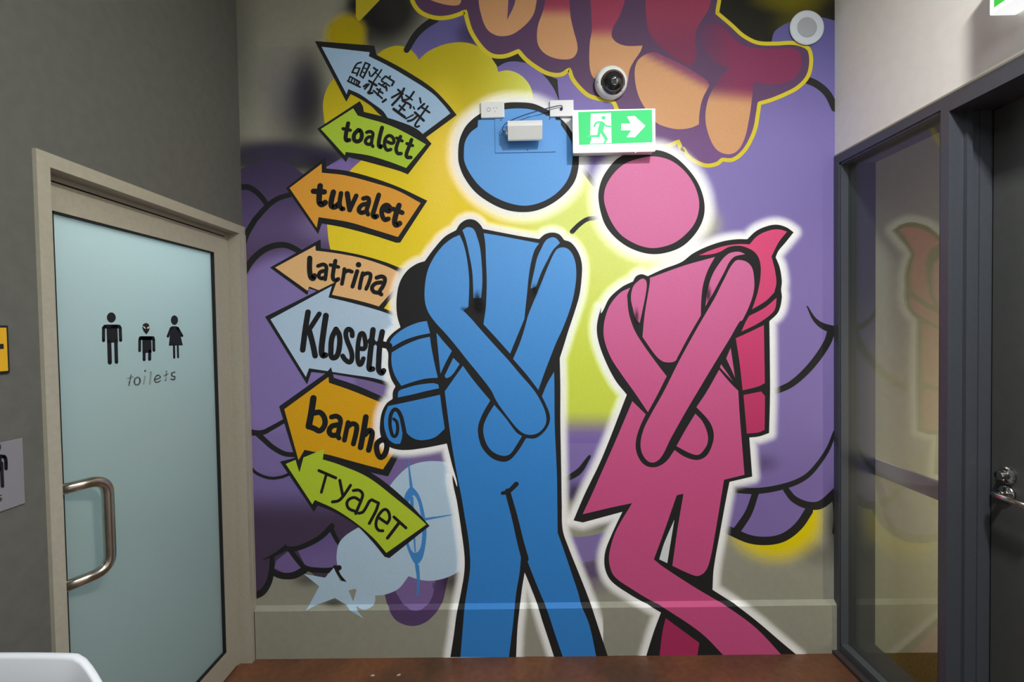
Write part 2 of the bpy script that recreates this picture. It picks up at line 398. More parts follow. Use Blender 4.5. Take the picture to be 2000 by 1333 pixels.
# ------------------------------------------------------------------ signs on the left wall
sg = empty('wall_sign', (0, -1.2, 1.59), label='yellow plaque with black border at the left picture edge', category='sign')
boxo('plaque', (0.0005, 0.006, -1.32, -1.084, 1.530, 1.655), mat('black_plastic', (18, 18, 18), rough=0.5), sg, bev=0.0015)
boxo('yellow_panel', (0.0055, 0.0068, -1.315, -1.0895, 1.536, 1.649), mat('yellow_plastic', (214, 165, 20), rough=0.45), sg)
bm = bmesh.new(); box(bm, 0.0066, 0.0076, -1.16, -1.0985, 1.594, 1.607); mobj('black_symbol', bm, m_black, sg)
sg = empty('wall_sign', (0, -1.15, 1.26), label='grey plaque with black standing figure below the yellow plaque', category='sign')
boxo('plaque', (0.0005, 0.004, -1.24, -1.058, 1.174, 1.352), mat('grey_plastic', (126, 126, 132), rough=0.5), sg, bev=0.001)
bm = bmesh.new(); to3 = lambda x, y: on(0, 0.0046, x, y)
add_poly(bm, ell(-7, 874, 9, 10), to3); add_poly(bm, [(-20, 888), (3, 888), (4, 920), (-20, 922)], to3)
for a in ([(2, 892), (10, 894), (12, 916)], [(3, 905), (5, 950)], [(-14, 905), (-14, 952)], [(-20, 892), (-27, 918)]): add_stroke(bm, [(x, y, 0) for x, y in a], 7, None, to3, 'all')
mobj('man_symbol', bm, m_black, sg, keepn=True)
bm = bmesh.new(); add_stroke(bm, [(3, 968, 0), (-1, 969, 0), (0, 973, 0), (3, 975, 0), (1, 979, 0), (-2, 979, 0)], 1.8, None, to3, 'all')
mobj('lettering', bm, m_black, sg, keepn=True)

# ------------------------------------------------------------------ glazed screen and door on the right
XT = RW+0.17
win = empty('window_1', (RW, -0.3, 0), kind='structure', label='tall glazed sidelight in a slate grey metal frame')
bm = bmesh.new()
box(bm, RW-0.006, XT, -0.036, -0.001, 0.0, 2.395)                 # jamb at the mural wall
box(bm, RW-0.006, XT, -0.604, -0.571, 0.0, 2.395)                 # post between pane and door
box(bm, RW-0.006, XT, -0.604, -0.001, 2.395, 2.435)                 # head
box(bm, RW-0.002, XT, -0.571, -0.036, 0.0, 0.052)                 # sill
mobj('window_frame', bm, m_dark, win)
bm = bmesh.new()
for b in ((-0.044, -0.036, 0.052, 2.395), (-0.571, -0.563, 0.052, 2.395), (-0.571, -0.036, 2.385, 2.395), (-0.571, -0.036, 0.052, 0.060)): box(bm, RW-0.001, RW+0.034, *b)
mobj('glazing_bead', bm, m_dark, win)
RZ1 = on(0, XT+0.004, 1840, 944).z; RZ0 = on(0, XT+0.004, 1840, 981).z
bm = bmesh.new()
box(bm, RW-0.03, RW-0.002, -0.604, -0.02, 0.0, 0.018); mobj('floor_channel', bm, mat('dark_brown_metal', (62, 54, 52), rough=0.5), win)
pane2 = boxo('glass_pane', (RW+0.036, RW+0.042, -0.573, -0.034, 0.05, 2.397), m_clear, win)
boxo('guard_rail', (XT+0.004, XT+0.016, -1.5, -0.004, RZ0, RZ1), mat('grey_rail', (225, 220, 214), rough=0.5), win, label='grey guard rail behind the glass')
boxo('wall_head_trim', (RW-0.004, RW, -1.62, 0.0, 2.435, 2.443), mat('sealant_cream', (150, 146, 124), rough=0.6), win)

d2 = empty('door_2', (XT, -1.1, 0), kind='structure', label='graphite grey door with chrome lever set in a deep frame')
bm = bmesh.new()
box(bm, RW-0.006, XT, -1.62, -1.58, 0, 2.395); box(bm, RW-0.006, XT, -1.62, -0.604, 2.375, 2.435)
box(bm, RW+0.046, RW+0.066, -0.618, -0.604, 0, 2.375); box(bm, RW+0.10, RW+0.14, -0.609, -0.604, 0, 2.375)
mobj('door_frame', bm, m_dark, d2)
lf = boxo('door_leaf', (RW+0.145, RW+0.185, -1.575, -0.612, 0.005, 2.37), m_doorgrey, d2)
bm = bmesh.new(); box(bm, RW+0.15, RW+0.18, -0.612, -0.604, 0.0, 2.375); mobj('dark_gap_strip', bm, m_rubber_gap, d2)
LFX = RW+0.145
def Mx(loc, d):   # local z -> d
    return Matrix.Translation(loc) @ Vector(d).to_track_quat('Z', 'Y').to_matrix().to_4x4()
bm = bmesh.new()
lathe(bm, [(0, 0), (0.030, 0), (0.030, 0.006), (0.026, 0.010), (0.018, 0.012), (0.016, 0.03), (0.014, 0.034), (0, 0.034)], Mx((LFX, -0.668, 1.085), (-1, 0, 0)), 28)
mobj('lock_cylinder', bm, m_chrome, lf, smooth=False)
bm = bmesh.new()
lathe(bm, [(0, 0), (0.028, 0), (0.028, 0.007), (0.022, 0.012), (0, 0.012)], Mx((LFX, -0.668, 1.022), (-1, 0, 0)), 28)
tube(bm, arc_path([(LFX, -0.668, 1.022), (LFX-0.055, -0.668, 1.022), (LFX-0.055, -0.80, 1.018)], 0.022), 0.0105, 14)
mobj('lever_handle', bm, m_chrome, lf, smooth=True)

# ------------------------------------------------------------------ mural
def prof(z):
    if z >= SK1: return 0.0
    if z <= SK0: return T_SK
    return T_SK*(SK1-z)/(SK1-SK0)
def wall2(px, py):
    t = 0.0
    for _ in range(4):
        p = on(1, -t, px, py); t = prof(p.z)
    return p.x, p.z
STEP = 0.0001
def to_wall(bm, layer):
    """fold the flat paint over the skirting and lift it to its layer"""
    zs = [v.co.z for v in bm.verts]
    if zs and min(zs) < SK1:
        for z in (SK1, SK0, 0.0):
            bmesh.ops.bisect_plane(bm, geom=bm.verts[:]+bm.edges[:]+bm.faces[:], plane_co=(0, 0, z), plane_no=(0, 0, 1), dist=1e-6, clear_inner=(z == 0.0))
    for x, no, in ((0.0, -1), (RW, 1)):
        xs = [v.co.x for v in bm.verts]
        if (no < 0 and min(xs) < x) or (no > 0 and max(xs) > x):
            bmesh.ops.bisect_plane(bm, geom=bm.verts[:]+bm.edges[:]+bm.faces[:], plane_co=(x, 0, 0), plane_no=(no, 0, 0), dist=1e-6, clear_outer=True)
    for v in bm.verts: v.co.y = min(0.0, v.co.y) - prof(v.co.z) - 0.0003 - layer*STEP
    for f in bm.faces:
        f.normal_update()
        if f.normal.y > 0: f.normal_flip()
def w3(x, y):
    a, b = wall2(x, y); return (a, 0.0, b)
def flat(name, pathstr, color, layer, parent, label=None, colfn=None, step=14.0, more=()):
    """one painted shape; colfn(px, py) blends colours over it"""
    bm = bmesh.new()
    lay = bm.verts.layers.float_color.new('paint') if colfn else None
    for ps in (pathstr,)+tuple(more):
        pts = spline(S(ps), True) if isinstance(ps, str) else ps
        inter = []
        if colfn:
            X = np.array([[p[0], p[1]] for p in pts]); x0, y0 = X.min(0); x1, y1 = X.max(0)
            gx = np.arange(x0+step/2, x1, step); gy = np.arange(y0+step/2, y1, step)
            A = np.array([(a, b) for a in gx for b in gy]) if len(gx) and len(gy) else np.zeros((0, 2))
            if len(A):
                ins = inside(A, X); dd = dist_poly(A, X, True); inter = [tuple(q) for q in A[ins & (dd > step*0.35)]]
        v, f = cdt(pts, inter)
        vv = []
        for p in v:
            q = bm.verts.new(w3(p.x, p.y)); vv.append(q)
            if colfn: q[lay] = (*lin(colfn(p.x, p.y)), 1.0)
        for t in f:
            try: bm.faces.new([vv[i] for i in t])
            except ValueError: pass
    to_wall(bm, layer)
    return mobj(name, bm, GRAD if colfn else paint(color), parent, keepn=True, label=label)
def inside(A, X):
    x, y = A[:, 0], A[:, 1]; c = np.zeros(len(A), bool); n = len(X); j = n-1
    for i in range(n):
        xi, yi = X[i]; xj, yj = X[j]
        if yi != yj:
            c ^= ((yi > y) != (yj > y)) & (x < (xj-xi)*(y-yi)/(yj-yi)+xi)
        j = i
    return c
def dist_poly(A, X, closed):
    d = np.full(len(A), 1e9); n = len(X)
    for i in range(n if closed else n-1):
        a, b = X[i], X[(i+1) % n]; ab = b-a; L = ab@ab
        t = np.clip(((A-a)@ab)/L, 0, 1) if L > 0 else np.zeros(len(A))
        q = a+t[:, None]*ab; d = np.minimum(d, np.hypot(A[:, 0]-q[:, 0], A[:, 1]-q[:, 1]))
    return d
def sstep(a, b, x):
    t = np.clip((x-a)/(b-a), 0, 1); return t*t*(3-2*t)
def soft(name, bbox, color, alphafn, layer, parent, step=5.0, label=None):
    """sprayed paint with feathered edges: coverage per grid point"""
    x0, y0, x1, y1 = bbox; nx = int((x1-x0)/step)+1; ny = int((y1-y0)/step)+1
    G = np.array([(x0+i*step, y0+j*step) for j in range(ny) for i in range(nx)])
    al = alphafn(G).clip(0, 1)
    bm = bmesh.new(); lay = bm.verts.layers.float_color.new('paint'); vs = {}
    cl = None if callable(color) else lin(color)
    def vert(k):
        if k not in vs:
            q = bm.verts.new(w3(*G[k])); c = cl if cl else lin(color(*G[k])); q[lay] = (*c, float(al[k])); vs[k] = q
        return vs[k]
    for j in range(ny-1):
        for i in range(nx-1):
            ks = (j*nx+i, j*nx+i+1, (j+1)*nx+i+1, (j+1)*nx+i)
            if max(al[k] for k in ks) > 0.004: bm.faces.new([vert(k) for k in ks])
    to_wall(bm, layer)
    return mobj(name, bm, SPRAY, parent, keepn=True, label=label)
def blobs(L):
    """L: (cx, cy, rx, ry, inner, peak)"""
    def fn(G):
        a = np.zeros(len(G))
        for cx, cy, rx, ry, inn, pk in L:
            r = np.hypot((G[:, 0]-cx)/rx, (G[:, 1]-cy)/ry); a = 1-(1-a)*(1-pk*(1-sstep(inn, 1.0, r)))
        return a
    return fn
def halo(paths, full, fade, peak=0.97):
    Xs = [np.array([[p[0], p[1]] for p in pts]) for pts in paths]
    def fn(G):
        d = np.full(len(G), 1e9)
        for X in Xs: d = np.minimum(d, np.where(inside(G, X), 0, dist_poly(G, X, True)))
        return peak*(1-sstep(full, fade, d))
    return fn
K_LINE = 1.18; LN = [0]
def line(name, items, color, layer, parent, label=None, cap=True):
    """items: (pathstr, w0, w1) in image pixels"""
    for k, (ps, w0, w1) in enumerate(items):
        bm = bmesh.new(); add_stroke(bm, S(ps), w0*K_LINE, w1*K_LINE, w3, cap)
        to_wall(bm, layer+0.1*LN[0]); LN[0] = (LN[0]+1) % 9; mobj(name, bm, paint(color), parent, keepn=True, label=label if k == 0 else None)
def grad(stops, axis=1):
    def fn(x, y):
        t = (x, y)[axis]
        if t <= stops[0][0]: return stops[0][1]
        for (a, ca), (b, cb) in zip(stops, stops[1:]):
            if t <= b:
                k = (t-a)/(b-a); k = k*k*(3-2*k); return tuple(p+(q-p)*k for p, q in zip(ca, cb))
        return stops[-1][1]
    return fn
def mixc(a, b, k): k = max(0.0, min(1.0, k)); k = k*k*(3-2*k); return tuple(p+(q-p)*k for p, q in zip(a, b))

BLK = (34, 35, 36)
mural = empty('wall_mural', (RW/2, 0, 0), label='colourful graffiti mural on the end wall with blue man and pink woman', category='mural')

# -- sprayed ground
soft('spray_and_corner_shade', (455, -40, 860, 345), (36, 36, 38), blobs([
    (755, 20, 110, 95, 0.35, 0.95), (715, 60, 70, 80, 0.2, 0.6), (765, 80, 60, 50, 0.1, 0.35), (693, 8, 26, 30, 0.1, 0.9),
    (602, 185, 58, 140, 0.15, 0.85), (580, 235, 75, 100, 0.1, 0.5), (540, 308, 190, 48, 0.35, 0.85), (640, 320, 70, 50, 0.2, 0.8), (463, 100, 60, 330, 0.0, 0.4)]), 1, mural, label='dark sprayed haze around the arrows, with painted corner shade')  # tall blob along the left edge paints corner shade into the spray
soft('violet_spray', (470, 90, 720, 345), (62, 52, 96), blobs([(560, 170, 90, 120, 0.1, 0.35), (535, 300, 120, 40, 0.2, 0.5), (640, 310, 60, 40, 0.1, 0.4)]), 2, mural)
soft('yellow_mist', (600, 10, 760, 150), (176, 158, 26), blobs([(676, 62, 48, 44, 0.55, 0.95), (660, 75, 42, 38, 0.3, 0.8), (685, 85, 40, 30, 0.4, 0.9)]), 3, mural, label='fuzzy yellow spray spot above the top arrow')
flat('yellow_wedge', '@Z1 1045,-60* 1310,-60* 1085,175 1068,182 1044,150*', (190, 175, 40), 4, mural)
flat('black_corner', '@P 1380,-40* 1650,-40* 1650,90* 1500,130* 1420,60*', (24, 24, 16), 1, mural)
soft('olive_mist', (1430, -40, 1650, 110), (128, 120, 24), blobs([(1545, -5, 105, 42, 0.1, 0.65), (1560, 45, 70, 60, 0.0, 0.35)]), 2, mural)
# -- purple clouds
PUR, PUR2 = (118, 100, 178), (104, 84, 156)
def pur_right(x, y):
    c = mixc((92, 88, 146), (124, 112, 174), (y-30)/260)
    c = mixc(c, (132, 116, 178), (y-300)/300) ; c = mixc(c, (126, 108, 170), (y-820)/150)
    return c
flat('purple_cloud', '@P 1502,90 1512,63 1530,49 1549,41 1595,33 1650,46* 1650,940* @M6 1790,270 1700,345 1620,352* 1560,480 1470,550 1370,575 1250,565 1130,520* @P 1340,1030* 1300,900* 1210,870* 1160,1000* 1090,960* 1090,700* 1000,150* 1300,200* 1470,100*',
     None, 3, mural, label='violet cloud filling the right side', colfn=pur_right, step=24)
flat('purple_cloud', '@P 800,100 815,75 835,52 858,40 920,20* 1180,160* 1180,330* 900,330* 820,140*', None, 4, mural, colfn=lambda x, y: mixc(mixc((94, 90, 146), (124, 110, 174), (y-60)/120), (58, 48, 84), 1-math.hypot((x-918)/42, (y-68)/45)), step=16)
def pur_left(x, y):
    c = mixc((66, 56, 86), (98, 82, 126), (y-310)/150)
    if y > 440: c = mixc(c, (88, 72, 108), (y-440)/60)
    def inl(c, cx, cy, rx, ry, col, s=0.2):
        r = math.hypot((x-cx)/rx, (y-cy)/ry); return mixc(c, col, (1-r)/s)
    c = inl(c, 660, 330, 60, 50, (132, 112, 176), 0.6); c = inl(c, 640, 440, 90, 55, (128, 112, 158), 0.9)
    c = inl(c, 570, 690, 175, 215, (138, 120, 182), 0.18)
    if y > 830: c = mixc(c, (128, 112, 170), (y-830)/20)
    if y > 925: c = mixc(c, (122, 106, 164), 1)
    if y > 945: c = mixc(c, (72, 58, 84), (y-945)/75)
    if x > 690 and y < 960: c = (122, 104, 158)
    return c
flat('purple_cloud', '@P 455,338* 480,326 498,319 521,312 549,314 566,321 592,340* 640,325* 690,295* 730,300* 720,560* 780,640* 900,740* 900,1100* 760,1139* 676,1139* @Z7 880,380 700,375 600,365 500,415 400,420 315,390* 290,480 230,560 160,590 -40,600*',
     None, 4, mural, label='stack of dark violet scalloped clouds on the left', colfn=pur_left, step=9)
flat('purple_scale', '@Z7 530,190* 640,150 740,90 815,20* 850,80 900,150 880,330* 820,355 700,355 600,335*', None, 5, mural, colfn=grad([(1050, (106, 90, 144)), (1100, (120, 100, 156))]), step=10)
flat('purple_scale', '@Z7 450,210* 520,280 575,345* 500,388 430,395 335,355* 350,290*', (118, 98, 152), 5, mural)
flat('dark_purple_scale', '@Z7 640,385* 800,385* 775,440* 690,425*', (74, 60, 76), 5, mural)
# dark outlines of the clouds
line('cloud_outline', [('@N1 30,760 150,770 280,850 400,980 470,1090', 10, 8), ('@N1 900,885 780,915 650,960 500,1060 380,1180 250,1330 @Z4 170,620 100,740 62,850', 8, 10),
    ('@Z4 60,1110 130,990 220,900 320,850 430,840 530,880 600,930', 11, 9),
    ('@N2 220,385 350,410 480,400 620,330 860,195', 10, 7), ('@N2 390,430 500,530 650,660 850,770 1040,790', 9, 8),
    ('@N2 225,930 320,1070 450,1150 620,1195 800,1175 920,1130', 5, 5)], BLK, 6, mural, label='black curved outlines of the left violet clouds')
line('cloud_outline', [('@Z7 140,600 230,560 285,480 308,390 315,270', 12, 8), ('@Z7 245,278 350,230 430,180', 2, 9), ('@Z7 425,185 520,185 640,140 740,80 830,-10', 8, 9), ('@Z7 815,0 870,110 915,170', 8, 6),
    ('@Z7 310,385 400,418 500,415 590,370', 10, 12), ('@Z7 475,205 540,290 600,350 700,370 820,370 890,350', 8, 9), ('@Z7 855,345 940,480', 7, 5), ('@Z7 430,150 445,190', 2, 6)], BLK, 6, mural)
line('cloud_outline', [('@Z3 1610,670 1700,710 1790,790 1850,910', 12, 12), ('@M5 1690,70 1740,160 1800,210 1900,245', 2, 14), ('@M5 1865,240 1835,330 1750,460 1650,570 1560,640 1465,682', 13, 10),
    ('@M5 1890,975 1840,1100 1760,1220 @M6 1600,172 1480,225 1300,258 1160,250', 6, 11), ('@M6 1480,250 1530,310 1620,350 1700,345 1810,255', 10, 15), ('@M6 1285,275 1240,400 1160,520', 11, 13),
    ('@M6 1120,510 1250,565 1370,575 1470,550 1560,480 1625,385', 14, 14), ('@M6 1790,270 1800,420 1785,520', 12, 6)], BLK, 6, mural, label='black curved outlines of the right violet clouds')
line('cloud_outline', [('@Z1 1485,435 1560,310 1640,230 1740,165', 10, 12)], BLK, 6, mural)
# -- yellow cloud and mists
def yel(x, y):
    c = mixc((184, 170, 26), (238, 212, 44), (y-100)/270)  # darker top is partly light falloff painted into the yellow
    c = mixc(c, (246, 216, 76), 1-math.hypot((x-860)/70, (y-330)/220))
    g = mixc((220, 232, 124), (206, 220, 78), (y-480)/250)
    c = mixc(c, g, (x-900)/200)
    if x > 1000: c = mixc(c, (124, 104, 174), (y-800)/55)
    return c
flat('yellow_cloud', '@P 736,108* 750,97 775,89.6 797.6,94.5 811,106 818,117* 836,101 865.5,87.8 892.5,83 915,84.4 935,92 955.6,108 967,121.5 973,140.7* 991.6,137.7 1012,144 1030,160 1039,178 1044,205* 1090,280* 1128,322 1144,336 1160,362 1200,430* 1335,480* 1345,520* 1290,560* 1230,800* 1200,866* 1090,866* 900,640* 760,640* 700,570* 648,500* 642,470 639,440* 641,420 655,380 681,337 706,313* 660,290* 634,240* 631,203 638,175 650,155*',
     None, 7, mural, label='big yellow cloud fading to lime behind the figures', colfn=yel, step=14)
line('cloud_outline', [('@M4 60,190 105,235 150,300', 9, 7), ('@M4 -10,640 40,590 100,550 175,540', 8, 7)], BLK, 8, mural)
soft('lime_mist', (1330, 380, 1440, 500), (206, 214, 120), blobs([(1372, 440, 55, 55, 0.1, 0.55)]), 8, mural)
soft('yellow_glow', (1380, 980, 1645, 1130), (222, 204, 22), lambda G: (1-sstep(62, 108, np.hypot((G[:, 0]-1515)*0.9, (G[:, 1]-1008))))*sstep(1400, 1440, G[:, 0])*(1-sstep(1590, 1625, G[:, 0])), 2, mural, label='yellow sprayed glow under the right violet cloud')
soft('dark_shade_spray', (1540, 900, 1645, 1130), (34, 32, 34), blobs([(1637, 1020, 34, 110, 0.1, 0.9), (1600, 1085, 60, 40, 0, 0.35)]), 9, mural)
soft('dark_shade_spray', (1085, 925, 1240, 1045), (34, 32, 34), blobs([(1125, 965, 42, 34, 0.1, 0.8), (1165, 1020, 70, 20, 0.1, 0.8)]), 9, mural)
soft('dark_shade_spray', (1435, 870, 1545, 940), (34, 32, 34), blobs([(1490, 905, 50, 30, 0, 0.45)]), 9, mural)
# between the figures
flat('purple_scale', '@M3 1120,440* 1250,440 1400,410 1480,370* 1440,560 1330,610 1230,632 1160,640*', (130, 114, 170), 9, mural)
soft('purple_fade', (1100, 1050, 1230, 1180), (92, 74, 116), blobs([(1158, 1112, 50, 26, 0.4, 0.85), (1160, 1135, 55, 42, 0.0, 0.5)]), 2, mural)
flat('black_tick', '@M2 1655,1320* 1660,1260 1760,1180 1850,1072 1866,1080 1850,1120 1780,1230 1660,1300*', BLK, 10, mural)
# -- lettering burst at the top
flat('black_wedge', '@Z2 800,505* 920,480 1030,445* 1120,550* 1000,533 920,545 853,582*', BLK, 8, mural)
flat('black_wedge', '@Z2 1230,630* 1372,690* 1378,780 1390,890* 1345,780 1290,695*', BLK, 8, mural)
OUT = ('@Z2 110,-120 112,0 160,85 230,132 330,158 430,152 520,125 572,100* 590,180 620,270 680,370 750,450 820,488 920,488 1035,445* 1090,510 1180,580 1290,640 1400,650 1475,605* 1500,680 1560,760 1640,830 1740,862 '
       '1850,885 1890,955 @Z3 200,1180 330,1240 440,1230 537,1190* 570,1275 @M4 790,40 820,85 880,132 960,162 1035,150 1075,120* 1150,120 1220,70 1272,-5 @Z3 1182,1080 1202,970 1217,870* 1320,840 1440,790 1540,735 1620,650 1650,540 1640,430 1600,390 1500,362 1350,368 1200,360 1080,300 980,210 862,110* 870,60 880,0 885,-120')
outpts = spline(S(OUT), False)
DKP = (96, 66, 106)
flat('burst_backing', [(p.x, p.y) for p in outpts], None, 9, mural, label='dark plum graffiti lettering burst with yellow outline', colfn=lambda x, y: mixc((86, 60, 92), (112, 76, 128), (y-120)/200), step=20)
bm = bmesh.new(); add_stroke(bm, S(OUT), 8.5, 7.5, w3, False); to_wall(bm, 10); mobj('yellow_outline', bm, paint((206, 190, 44)), mural, keepn=True)
ORG, CRM, CR2 = (200, 150, 106), (154, 60, 88), (142, 56, 90)
flat('orange_letter', '@N5 1100,-60* 1200,0 1400,70 1600,108 1740,105 1795,60 1820,-60*', ORG, 10, mural)
flat('orange_letter', '@N6 160,-60* 172,60 185,120 215,220 260,290 330,330 400,338 480,320 570,260 640,190 685,110 715,-60*', ORG, 10, mural)
flat('plum_slit', '@N6 445,-60* 515,-60* 505,20 480,90 430,187* 437,100', DKP, 11, mural)
cr_or = lambda y0, y1: (lambda x, y: mixc(CRM, ORG, (y-y0)/(y1-y0)))
flat('orange_letter', '@N6 790,-60* 780,40 755,130 720,230 708,330 720,420 770,490 850,535 960,555 1040,540 1082,480 1080,400 1050,290 1020,150 1008,-60*', None, 10, mural, colfn=cr_or(8, 38), step=9)
flat('orange_letter', '@N6 1198,-60* 1210,60 1215,150 1218,280 1200,400 1195,560 1205,660 1235,725 1320,775 1550,770* 1570,650 1610,570 1670,480 1690,425* 1610,430 1520,425 1440,390 1402,330 1420,250 1480,140 1545,-60*', None, 10, mural, colfn=cr_or(48, 82), step=9)
flat('crimson_letter', '@Z3 258,-60* 262,80 268,160 290,270 350,360 440,440 560,520 645,548 690,465* 678,350 690,250 740,160 790,80 820,-60*', None, 10, mural, colfn=grad([(0, (146, 58, 86)), (110, (116, 48, 80))]), step=14)
flat('orange_letter', '@Z3 170,640 185,530 240,470 330,440 430,480 560,540 680,610 780,680 797,718* 740,830 715,940 708,1047* 640,1075 540,1087 440,1070 350,1030 270,930 200,800', None, 10, mural,
     colfn=lambda x, y: mixc(ORG, (128, 66, 100), (122+(x-1265)*0.52-y)/26), step=9)
flat('crimson_letter', '@Z3 722,310 750,230 830,195 900,220 980,300 1060,370 1180,405 1350,410 1480,405 1550,440 1572,520 1540,620 1450,690 1330,712 1168,692* 1155,820 1130,1000 1090,1170 1030,1270 950,1297 860,1260 800,1160 765,1020 775,880 820,760 900,640 965,572* 870,540 790,470 740,400', None, 10, mural,
     colfn=lambda x, y: mixc(mixc((98, 56, 88), (124, 48, 84), (x-1370)/70), ORG, (y-166-(x-1430)*0.1)/40), step=8)

# -- light blue cloud, star, blue ornament, bottom purple tongue
LB = (178, 205, 226)
flat('plum_tongue', '@Z7 1240,420* 1280,570 1310,680 1360,780 1430,830 1530,850 1630,820 1720,740 1780,640 1805,540 1840,380*', (88, 66, 108), 5, mural, label='plum tongue hanging below the pale blue cloud')
flat('violet_tongue', '@Z7 1370,500 1420,630 1480,700 1560,722 1640,680 1690,600 1712,500 1730,400* 1480,400*', (124, 102, 156), 6, mural)
soft('dark_spray_edge', (820, 1100, 900, 1170), (40, 36, 44), blobs([(885, 1135, 40, 36, 0.1, 0.75)]), 6, mural)
soft('dark_spray_under', (550, 1100, 650, 1160), (52, 48, 46), blobs([(600, 1132, 45, 25, 0.0, 0.7)]), 3, mural)
soft('dark_spray_under', (612, 1158, 690, 1200), (52, 48, 46), blobs([(652, 1178, 34, 16, 0.1, 0.75)]), 3, mural)
flat('pale_blue_cloud', '@Z6 1270,700* 1330,590 1400,500 1500,410 1600,372 1720,360 1850,370* 1990,480* @Z7 1990,100* 1990,330* 1880,405 1780,445 1680,462 1580,452 1488,422* 1400,530 1280,582 1200,588* 1200,640 1170,690 1110,712 1050,695 1012,640* 1040,540* 960,475* 900,400 873,310 870,230 890,140 950,70 1060,0*', LB, 8, mural, label='pale blue rounded cloud behind the lowest arrow')
flat('pale_blue_star', '@Z7 587,403* 770,435* 845,350* 897,460* 960,472* 1030,530* 972,545* 1008,630* 1102,788* 855,610* 603,720* 720,510*', LB, 9, mural, label='pale blue five pointed star')
OB = (66, 136, 204)
flat('blue_ornament', '@Z6 1525,570* 1472,650 1458,760 1460,900 1480,1080 1530,1210 1568,1272* 1620,1210 1650,1080 1657,950 1632,780 1590,650', OB, 9, mural, label='thin blue spiked ring painted on the pale cloud')
flat('ornament_centre', '@Z6 1542,658 1500,730 1490,850 1500,1050 1540,1150 1590,1140 1617,1050 1617,900 1592,740 1568,680', (168, 196, 220), 10, mural)
line('ornament_spike', [('@Z6 1498,340 1510,450 1525,580', 1, 5), ('@Z7 1560,325 1572,450 1562,590', 7, 3), ('@Z6 1645,865 1915,820', 4, 1), ('@Z6 1528,670 1560,1150', 6, 2)], OB, 11, mural, cap=False)

# -- arrows
def arrow(label, outer, face, col, letters, zoom, lay, lettering):
    a = flat('painted_arrow', outer, BLK, lay, mural, label=label)
    flat('arrow_face', face, col if not callable(col) else None, lay+1, a, colfn=col if callable(col) else None)
    bm = bmesh.new(); strokes_from(letters, zoom, w3, bm, k=1.18 if zoom == 'C1' else 1.07); to_wall(bm, 21)
    mobj('lettering', bm, paint((28, 28, 30)), a, keepn=True, label=lettering)
    return a
arrow('pale blue arrow with chinese lettering, topmost of the arrows',
 '@Z1 690,358* 1205,398* 1225,478* 1450,598 1700,760 1840,900 1920,1000* 1640,1205* 1500,1130 1340,1052 1250,995 1180,925 1090,865 1000,818* 962,885*',
 '@Z1 748,408* 1165,455* 1158,490* 1300,560 1450,645 1700,805 1800,905 1865,985* 1615,1172* 1500,1108 1340,1042 1280,965 1180,890 1080,820 980,775* 965,820*',
 (164, 196, 226), """w=26 405,110 330,140 250,285;w=22 250,285 330,300;w=20 300,205 380,212;w=26 380,215 330,340;w=26 480,115 390,330;w=24 480,115 555,150;w=28 555,150 440,380;w=22 385,335 440,380;w=18 440,200 510,230;w=18 420,270 480,300
w=24 215,355 380,450;w=24 215,355 185,430;w=20 255,385 235,445;w=20 300,410 280,470;w=20 340,430 320,490;w=28 380,450 345,510;w=26 172,432 390,540
w=28 625,205 660,235;w=26 545,275 560,345;w=28 590,350 690,240;w=18 660,290 740,375;w=24 760,240 620,450;w=36 545,432 670,512;w=30 505,490 450,530;w=30 540,490 470,570;w=34 600,490 560,600 530,640 600,640
w=26 910,350 892,390;w=28 830,350 765,410;w=28 830,350 975,445;w=30 975,445 940,510;w=24 758,432 900,520;w=24 840,470 780,500;w=28 712,480 850,560;w=26 835,520 850,600;w=26 740,570 690,680;w=28 680,570 780,645;w=28 620,600 770,735
w=34 835,755 780,795
w=32 1045,585 1130,660;w=32 940,720 1110,625;w=36 1150,565 1080,700 945,850;w=30 1100,660 1120,740;w=32 1320,622 1230,740 1120,770;w=26 1180,680 1290,760;w=32 1130,780 1260,850 1258,900;w=30 1170,830 1070,950;w=30 1070,860 1160,940;w=42 970,920 1160,1060
w=22 1310,880 1330,920
w=28 1425,730 1440,810;w=32 1500,830 1395,920;w=30 1460,890 1590,980;w=30 1560,870 1440,1040;w=22 1310,1020 1180,1090;w=38 1340,980 1490,1120;w=32 1370,1050 1290,1110 1215,1130;w=30 1430,1060 1340,1200 1370,1230 1410,1215""", 'C1', 12, 'black chinese characters')
arrow('lime green arrow reading toalett below the chinese arrow',
 '@P 620,252* 703,198* 709,208* 711,219* 740,226 775,236 815,253 843,281* 797,341* 779,334 730,320 681,307* 676,317*',
 '@C2 -230,325* 400,-80* 490,62* 700,125 950,195 1200,290 1500,440 1820,625* 1435,1085* 1100,960 700,840 255,772* 238,840*', (176, 208, 62),
 """w=76 305,215 275,350 255,480 270,545 325,540;w=62 205,320 345,350
w=76 500,345 425,430 420,530 480,570 550,530 570,430 540,360 500,345
w=62 665,390 730,375 785,410 770,520 760,620 785,665;w=62 770,480 690,490 640,560 660,610 720,625 760,590
w=74 965,300 920,480 900,640 930,680 950,660
w=62 1040,565 1180,600 1180,500 1100,455 1030,520 1015,640 1060,735 1135,725
w=66 1325,475 1270,600 1240,720 1270,800 1335,805;w=56 1250,500 1360,560
w=68 1540,535 1480,700 1440,820 1455,875 1525,880;w=60 1450,610 1560,650""", 'C2', 14, 'black brush lettering reading toalett')
